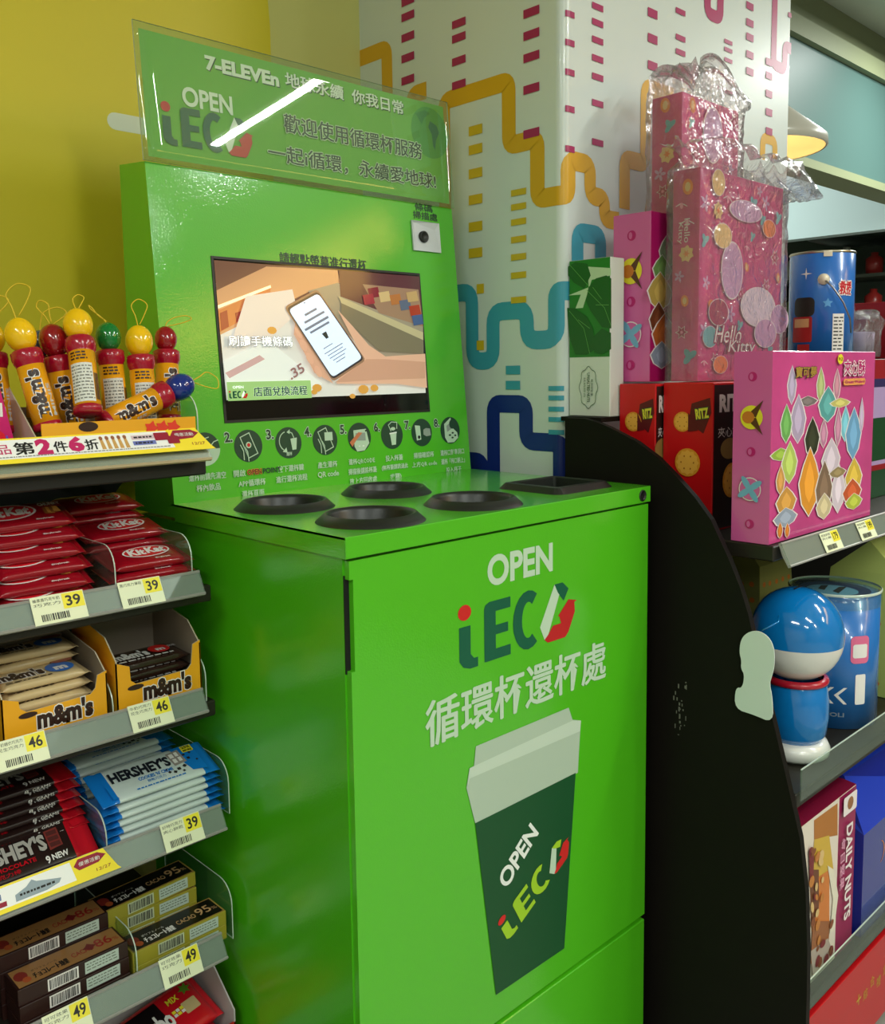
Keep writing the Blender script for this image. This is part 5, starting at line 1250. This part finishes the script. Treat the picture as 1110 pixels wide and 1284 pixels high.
l.z = .0004; flowers(l, d, h, 14, 9); l.up(); l.text('Hello', d*.55-.02, h*.70, d*.55+.02, h*.73, WHP, rot=-PI/2); l.text('Kitty', d*.3-.018, h*.69, d*.3+.018, h*.72, WHP, rot=-PI/2); l.build('side_print', t)
film('clear_bag', '', .770, 1.066, .000, .053, 1.2145, 1.572, .042, (.085, .040, .040, .0), 3.3, close=False).build('clear_bag', t, True)
t, f, l, w_, d, h = solid('flower_gift_box', 'flowered magenta gift box in a crinkled clear bag, topmost against the white column', 'gift box', .815, 1.010, .0640, .126, 1.5095, 1.716, FPK, 'flowered magenta gift boxes in clear bags')
f.z = .0004; flowers(f, w_, h, 16, 11); u, v = f.px(893, 170); f.up(); f.ell(u, v, .035, .05, OUT, 20); f.up(); f.ell(u, v, .033, .048, FC_[4], 20); f.build('front_print', t)
l.z = .0004; flowers(l, d, h, 8, 19); l.build('side_print', t)
film('clear_bag', '', (.815), 1.010, .0640, .126, 1.512, 1.716, .070, (.020, .012, .03, -.03), 8.1).build('clear_bag', t, True)

# chocolate box, blue tin, red box behind
t, f, l, w_, d, h = solid('chocolate_box', 'dark green box with brown rounds and striped bands, at the picture edge', 'biscuit box', 1.15, 1.56, -.09, .06, ZR, 1.25, mat('box_dark_green', (24, 70, 36), .35))
f.z = .0004; f.rect(.001, h*.86, w_-.001, h-.001, mat('band_red', (150, 20, 30), .4)); f.rect(.001, h*.80, w_-.001, h*.86, mat('band_indigo', (50, 40, 90), .4)); f.rect(.001, h*.58, w_-.001, h*.80, mat('band_lilac', (176, 150, 196), .4)); f.rect(.001, h*.24, w_-.001, h*.27, mat('band_lilac', (176, 150, 196), .4)); f.rect(.001, h*.20, w_-.001, h*.24, mat('band_red', (150, 20, 30), .4))
f.up(); f.ell(w_*.12, h*.42, .035, .032, mat('round_brown', (170, 80, 30), .5)); f.ell(w_*.16, h*.72, .026, .024, mat('round_brown2', (130, 80, 60), .5)); f.build('front_print', t)
def lathe_thing(name, label, cat, x, y, z, prof, m_, part, n=48):
    t = thing(name, label, cat, (x, y, z)); mb = MB(); mb.lathe(prof, m_, n); mb.build(part, t); return t
TX, TY_, TR_ = 1.232, -.005, .062
TZ0 = 1.2515
Th = at(1025, 318, y=TY_).z-TZ0
BLT = mat('tin_blue', (40, 110, 196), .25, coat=.4); TRIM = mat('tin_rim', (176, 170, 150), .3, 1)
t = lathe_thing('candy_tin', 'round blue tin with a wire handle and a white label, behind the pink gift box', 'tin', TX, TY_, TZ0, [(0, 0), (TR_, 0), (TR_, Th), (TR_-.003, Th+.002), (0, Th+.001)], BLT, 'tin_body')
m = MB(); m.lathe([(TR_+.0003, Th-.003), (TR_+.0015, Th), (TR_, Th+.002), (TR_-.003, Th+.0022)], TRIM, 48); m.build('rim', t)
FA = math.atan2(CAM.y-TY_, CAM.x-TX)
def cyl(R, x, y, z, ang):
    c = Canvas(lambda u, v, l: Vector(((R+l)*math.cos(ang+u/R), (R+l)*math.sin(ang+u/R), v)), base=.0006, step=.0002); c.cuts = [-.12+.004*k for k in range(61)]; return c
c = cyl(TR_, 0, 0, 0, FA)
c.star(-.030, Th*.80, .012, WHP, 4, .2, PI/2); c.star(.012, Th*.52, .010, mat('tin_star_blue', (90, 160, 220), .4), 5, .5, .3)
c.rrect(-.060, Th*.16, -.016, Th*.40, .004, mat('tin_red', (170, 30, 30), .4)); c.up(); c.rrect(-.056, Th*.40, -.012, Th*.58, .010, mat('tin_black', (34, 30, 24), .4)); c.rect(-.055, Th*.30, -.022, Th*.38, mat('tin_cream', (214, 160, 110), .4))
c.rect(-.046, Th*.0, -.02, Th*.14, mat('tin_red', (170, 30, 30), .4)); c.rect(.022, .0, .046, Th*.42, WHP); c.up(); c.lines(.024, .002, .044, Th*.40, 12, INK, .35, 6)
c.tp if 0 else None
c.text('救援', .034, Th*.60, .064, Th*.72, mat('tin_word', (196, 20, 40), .4), bold=.03, om=WHP, ow=.08); c.rect(.002, Th*.95, .018, Th+.001, mat('tin_sticker', (226, 214, 190), .4)); c.build('tin_print', t, False)
pv = Vector((math.cos(FA+.05)*(TR_+.001), math.sin(FA+.05)*(TR_+.001), Th*.74)); nn_ = Vector((math.cos(FA+.05), math.sin(FA+.05), 0))
m = MB(); Mx = Matrix.Translation(pv) @ nn_.to_track_quat('Z', 'Y').to_matrix().to_4x4(); m.lathe([(.011, 0), (.011, .003), (.007, .005), (.0045, .009), (0, .009)], mat('cream_plastic', (226, 214, 190), .3), 20, Mx); m.build('handle_pivot', t)
tn = Vector((-nn_.y, nn_.x, 0)); m = MB()
m.tube([pv+nn_*.007, pv+nn_*.009+tn*.016+Vector((0, 0, -.016)), pv+nn_*.008+tn*.036+Vector((0, 0, -.046)), pv+nn_*-.002+tn*.050+Vector((0, 0, -.078)), pv+nn_*-.01+tn*.053+Vector((0, 0, -.105))], .0016, mat('wire_steel', (150, 150, 150), .3, 1), 8); m.build('wire_handle', t)
x0 = at(1100, 380, y=-.02).x+.012
t, f, l, w_, d, h = solid('red_box', 'dark red box standing on the dark green box', 'box', x0, x0+.12, -.05, .045, 1.2515, 1.2515+.125, mat('box_deep_red', (140, 12, 24), .35))
xs_ = at(1067, 400, y=.0).x
t = thing('bagged_sweets', 'clear crinkled bag with silver folds over a lilac tub, beside the dark red box', 'bag', (xs_+.030, .0, 1.2515))
MB().lathe([(0, 0), (.036, 0), (.038, .055), (.037, .058), (0, .058)], mat('tub_lilac', (176, 164, 190), .4), 28).build('tub', t)
m = film('', '', -.036, .036, -.03, .03, .004, .056, .04, (.012, .004, 0, 0), 12.7); m.build('clear_bag', t)

# second shelf: blue and white figure bank, blue round tin, paper gift boxes
DX, DY, DZ = at(998, 850, y=-.163).x, -.163, .591
BB = mat('bank_blue', (12, 120, 196), .12, coat=.8); BW = mat('bank_white', (232, 230, 224), .2, coat=.5); BR = mat('bank_red', (176, 20, 44), .25, coat=.4)
t = thing('coin_bank', 'glossy rounded blue and white coin bank with a dark red band', 'coin bank', (DX, DY, DZ))
prof = [(.042, .026), (.050, .040), (.0535, .070), (.053, .098), (.049, .122), (.044, .131)]
m = MB(); m.lathe([(0, .026)]+prof, BB, 48); m.build('body', t)
HP = [(.074*math.cos(a)**.92 if math.cos(a) > 0 else 0, .129+.077+.077*math.sin(a)) for a in [-PI/2*.80+PI/2*1.8*i/18 for i in range(18)]]+[(0, .283)]
HL = [p for p in HP if p[1] < .205]; HU = [p for p in HP if p[1] >= .205]; HU = [HL[-1]]+HU
m = MB(); m.lathe(HU, BB, 56); hd = m.build('rounded_top', t)
m = MB(); m.lathe(HL, BW, 56); m.build('rounded_base', t)
m = MB(); m.box((-.014, -.0012, .2825), (.014, .0012, .2836), DARK); m.build('coin_slot', hd)
m = MB(); m.lathe([(.044, .124), (.051, .126), (.0525, .130), (.051, .134), (.044, .136)], BR, 48); m.build('band', t)
m = MB(); m.lathe([(0, 0), (.050, 0), (.056, .006), (.057, .016), (.052, .026), (.042, .030), (0, .030)], BW, 48); m.build('foot', t)
# hang tag against the end panel
p0 = Vector((.6535, -.168, 0)); p1 = Vector((.6485, -.246, 0)); uu = (p1-p0).normalized()
c0 = at(946, 855, x=.651)
t = thing('hang_tag', 'pale mint plastic tag hanging from the coin bank over the black end panel', 'tag', (c0.x, c0.y, c0.z))
def TP(a, b): q = at(a, b, x=.651); return (-(q.y-c0.y), q.z-c0.z)
sil = [(921, 889), (922, 862), (931, 863), (934, 846), (929, 838), (930, 828), (927, 818), (929, 802), (937, 793), (950, 790), (963, 796), (971, 808), (973, 822), (972, 838), (969, 848), (966, 857), (970, 874), (971, 906), (946, 896)]
def chaikin(P, n=2):
    for _ in range(n):
        Q = []
        for i in range(len(P)):
            a, b = P[i], P[(i+1) % len(P)]; Q += [(a[0]*.75+b[0]*.25, a[1]*.75+b[1]*.25), (a[0]*.25+b[0]*.75, a[1]*.25+b[1]*.75)]
        P = Q
    return P
m = MB(); m.prism([TP(*p) for p in chaikin(sil)], lambda p, k: uu*p[0]+Vector((-.0015*k, 0, p[1])), mat('tag_mint', (222, 230, 226), .4)); m.build('tag_plate', t)
q = TP(956, 790); a0 = uu*q[0]+Vector((-.001, 0, q[1])); m = MB()
m.tube([a0, a0+Vector((.002, -.012, .008)), a0+Vector((.02, -.016, .012)), a0+Vector((.055, .0, .012))], .0012, BB, 8); m.build('loop', t)
PX, PY, PR, PZ = 1.035, -.132, .078, .591
PH_ = .236
t = thing('round_tin', 'clear lidded blue round tin with white chevrons', 'tin', (PX, PY, PZ))
m = MB(); m.lathe([(0, 0), (PR, 0), (PR, PH_), (0, PH_)], mat('can_blue', (36, 112, 190), .25, coat=.5), 56); m.build('tin_body', t)
m = MB(); m.lathe([(PR+.002, PH_-.02), (PR+.002, PH_+.006), (PR-.002, PH_+.008), (0, PH_+.008)], ACR, 56); m.lathe([(PR+.0022, PH_+.004), (PR+.003, PH_+.007), (PR+.001, PH_+.0085)], ACRE, 56); m.build('clear_lid', t)
FA2 = math.atan2(CAM.y-PY, CAM.x-PX); c = cyl(PR, 0, 0, 0, FA2)
for k in (0, 1):
    x = -.018+k*.022; c.poly([(x, .062), (x+.016, .076), (x+.022, .076), (x+.007, .062), (x+.022, .046), (x+.016, .046)], WHP)
c.text('POLI', -.01, .022, .022, .030, mat('can_grey', (110, 130, 150), .4), bold=.03); c.star(-.02, .030, .008, mat('can_orange', (190, 120, 50), .4), 4, .6)
c.rrect(.030, .12, .066, .17, .008, mat('can_pink', (226, 110, 150), .35)); c.up(); c.rrect(.034, .13, .062, .155, .004, WHP); c.rrect(.04, .045, .06, .10, .003, WHP); c.build('tin_print', t, False)
lc = Canvas(lambda u, v, l: Vector((u, v, PH_+.0005+l)), base=.0003, step=.0003); lc.ell(0, 0, .062, .062, mat('can_lid_navy', (24, 50, 100), .4), 40); lc.up(); lc.ell(-.01, .0, .04, .045, mat('can_lid_sky', (120, 176, 214), .4), 30); lc.up(); lc.poly([(-.03, -.02), (.03, -.01), (.02, .0), (-.02, -.005)], INK); lc.poly([(-.02, .01), (.02, .02), (.01, .03), (-.02, .022)], INK); lc.build('lid_print', t, False)
def paperbox(x, y, z, w_, d, h, base, label, seed):
    t = thing('paper_gift_box', label, 'gift box', (x, y, z)); m = MB()
    b = [(-w_/2, -d/2), (w_/2, -d/2), (w_/2, d/2), (-w_/2, d/2)]; k = .78
    vs = [(p[0], p[1], 0) for p in b]+[(p[0]*k, p[1]*.8, h*.8) for p in b]+[(-w_*.30, -.002, h), (w_*.30, -.002, h)]
    m.add(vs, [(3, 2, 1, 0), (0, 1, 5, 4), (1, 2, 6, 5), (2, 3, 7, 6), (3, 0, 4, 7), (4, 5, 9, 8), (6, 7, 8, 9), (5, 6, 9), (7, 4, 8)], base); m.build('box', t)
    rr = random.Random(seed); mb = MB(); dot = mat('dot_orange', (214, 120, 40), .5); pv_ = []
    def fr(u, v): s_ = v/(h*.8); return Vector((u*(1-(1-k)*s_), -d/2+d/2*.2*s_, v))
    def le(u, v): s_ = v/(h*.8); return Vector((-w_/2+w_/2*(1-k)*s_, u*(1-.2*s_), v))
    for fn, W2, s2 in ((fr, w_, Vector((0, -1, 0))), (le, d, Vector((-1, 0, 0)))):
        c = Canvas(lambda u, v, l: fn(u, v)+s2*l, base=.0006, step=.0001)
        for j in range(7):
            for i in range(5): c.ell(-W2*.38+W2*.19*i+rr.uniform(-.003, .003), h*.08+h*.10*j+rr.uniform(-.003, .003), W2*.045, .0055, dot, 8)
        mb2 = c.mb; mb.add(mb2.v, mb2.f, dot)
    mb.build('dot_print', t); return t
PB = mat('paper_lime', (186, 200, 110), .5)
paperbox(1.27, -.120, .591, .17, .17, .30, PB, 'pale green paper gift box with orange dots, at the front by the blue tin', 1)
paperbox(1.12, .085, .591, .17, .15, .315, mat('paper_olive', (150, 150, 80), .5), 'olive paper gift box with orange dots, in the back row', 2)
paperbox(.80, .09, .591, .13, .15, .32, mat('paper_kraft', (150, 120, 76), .6), 'brown paper gift box in the back row behind the coin bank', 3)

# third shelf
t, f, l, w_, d, h = solid('fruit_nut_box', 'white and magenta fruit and nut box with a sloping maroon top', 'biscuit box', .700, .935, -.222, -.12, .227, .515, mat('nut_white', (220, 206, 190), .4))
f.z = .0004; MG2 = mat('nut_magenta', (150, 20, 80), .4)
G = lambda a, b: f.px(900+a/3.733, 940+b/3.733)
f.rect(w_*.70, .001, w_-.001, h-.001, MG2); f.rect(.001, h*.0+.001, w_*.70, h-.001, mat('nut_cream', (226, 214, 200), .4)); f.up()
for P, cc in (([(450, 330), (560, 250), (560, 400), (450, 420)], (176, 110, 40)), ([(450, 420), (520, 400), (540, 560), (470, 640), (440, 560)], (206, 170, 60)), ([(430, 620), (520, 560), (520, 800), (440, 900)], (206, 120, 50)), ([(430, 560), (470, 560), (470, 760), (435, 800)], (110, 60, 30)), ([(510, 540), (540, 560), (560, 680), (540, 840), (520, 860), (535, 700)], (226, 220, 200)), ([(440, 800), (520, 800), (510, 960), (430, 1000)], (150, 90, 50)), ([(430, 940), (510, 880), (540, 960), (440, 1080)], (176, 160, 150)), ([(420, 470), (445, 480), (440, 620), (425, 640)], (120, 30, 40))):
    f.poly([G(*p) for p in P], mat('fruit_%d_%d_%d' % cc, cc, .45)); f.up()
rr = random.Random(4)
for k in range(26):
    a, b = G(rr.uniform(430, 530), rr.uniform(440, 1040)); f.z += .00002; f.ell(a, b, rr.uniform(.004, .010), rr.uniform(.005, .011), mat('nut_%d' % (k % 4), ((190, 120, 50), (130, 70, 36), (214, 180, 120), (120, 30, 40))[k % 4], .5), 10, rr.random()*3)
f.up(); f.rect(.004, h*.62, .018, h*.90, MG2); f.up(); f.text('DAILY NUTS', w_*.86-h*.30, h*.50-.013, w_*.86+h*.30, h*.50+.013, OUT, bold=.03, rot=-PI/2); f.text('每日堅果', w_*.75-.045, h*.58-.009, w_*.75+.045, h*.58+.009, mat('nut_pinkword', (226, 160, 190), .4), bold=.02, rot=-PI/2)
f.rrect(w_*.74, h*.87, w_*.97, h*.985, .004, OUT); f.up(); f.ell(w_*.855, h*.93, .012, .011, mat('stamp_brown', (150, 100, 60), .5)); f.build('front_print', t)
m = MB(); m.add([(.700, -.222, .5152), (.935, -.222, .5152), (.935, -.12, .5152), (.700, -.12, .5152), (.700, -.20, .5175), (.935, -.20, .5175), (.935, -.13, .5175), (.700, -.13, .5175)], [(0, 1, 5, 4), (1, 2, 6, 5), (2, 3, 7, 6), (3, 0, 4, 7), (4, 5, 6, 7)], mat('nut_maroon', (120, 16, 50), .35)); m.build('top_flap', t, True)
t = thing('blue_gift_box', 'deep blue faceted gift box with orange crescent marks', 'gift box', (1.12, -.13, .227))
NB = mat('gift_blue', (14, 30, 140), .25, coat=.5); m = MB(); w2, d2, h2 = .165, .10, .19
b = [(-w2, -d2), (w2, -d2), (w2, d2), (-w2, d2)]; vs = [(p[0], p[1], 0) for p in b]+[(p[0], p[1], h2) for p in b]
import bmesh
bm = bmesh.new(); rr = random.Random(2)
for p in vs: bm.verts.new(p)
for i in range(5):
    for j in range(3): bm.verts.new((-w2+2*w2*i/4, -d2+2*d2*(j+.6)/3.2, h2+.05+.05*math.sin(PI*(j+.6)/3.2)+.02*rr.random()))
bmesh.ops.convex_hull(bm, input=bm.verts[:]); bm.verts.ensure_lookup_table()
pv2 = [tuple(v.co) for v in bm.verts]; fc = [tuple(v.index for v in f_.verts) for f_ in bm.faces]; 
bm.verts.index_update(); fc = [tuple(v.index for v in f_.verts) for f_ in bm.faces]; bm.free()
NB2 = mat('gift_blue_facet', (30, 60, 190), .25, coat=.5)
m.add(pv2, fc, NB)
m.m = [m.mi(NB2) if min(m.v[q][2] for q in f_) > h2-.001 and k % 2 else m.mi(NB) for k, f_ in enumerate(m.f)]
m.build('box', t)
f = front_canvas(-d2); MO = mat('gift_orange', (214, 130, 60), .4)
for (x, z, r) in ((-.09, .13, .022), (.03, .10, .02), (.10, .15, .016)):
    f.poly([(x+r*math.cos(a), z+r*math.sin(a)) for a in [R_(-80+160*i/10) for i in range(11)]]+[(x+r*.1+r*.75*math.cos(a), z+r*.9*math.sin(a)) for a in [R_(75-150*i/10) for i in range(11)]], MO)
f.star(-.02, .16, .014, mat('gift_white', (214, 220, 226), .4), 5, .45, .3); f.build('front_print', t, False)
# lowest level: big red box
t, f, l, w_, d, h = solid('red_gift_box', 'large plain red gift box with gold characters under the lowest shelf', 'gift box', .70, 1.42, -.236, .10, .0305, .190, mat('gift_red', (190, 16, 24), .35))
f.z = .0004; GD = mat('gold_print', (196, 160, 40), .4)
for k, (x, z, ch) in enumerate(((.23, .09, '+'), (.26, .085, '綜'), (.29, .095, '合'), (.32, .08, '禮'), (.35, .09, '盒'))): f.text(ch, x, z-.01, x+.02, z+.01, GD)
f.build('front_print', t)

# pendant lamp behind the column
lp = at(948, 190, y=.62); t = thing('pendant_lamp', 'white cone pendant lamp glowing warm inside, half hidden by the white column', 'lamp', (lp.x, .62, lp.z))
R1 = .205
m = MB(); m.lathe([(R1, 0), (R1+.006, .004), (R1+.004, .030), (.04, .17), (.03, .20), (0, .20)], mat('lamp_white', (206, 200, 186), .3, coat=.3), 48); m.build('lamp_shade', t)
m = MB(); m.lathe([(R1-.002, .002), (R1-.01, .028), (.036, .165), (0, .165)], mat('lamp_inside', (236, 222, 176), .5), 48); m.build('inner_shade', t)
m = MB(); m.lathe([(0, .03), (.02, .036), (.032, .06), (.026, .09), (.014, .11), (0, .115)], mat('bulb_glow', (255, 196, 96), .4, emit=6), 20); m.build('bulb', t)
m = MB(); m.tube([(0, 0, .2), (0, 0, ZC-lp.z)], .004, BLACKP, 8); m.build('cable', t)
pl = bpy.data.lights.new('pendant_bulb_light', 'POINT'); pl.energy = 1.6; pl.color = (1, .72, .36); pl.shadow_soft_size = .03
po = bpy.data.objects.new('pendant_bulb_light', pl); COL.objects.link(po); po.location = (lp.x, .62, lp.z-.03)
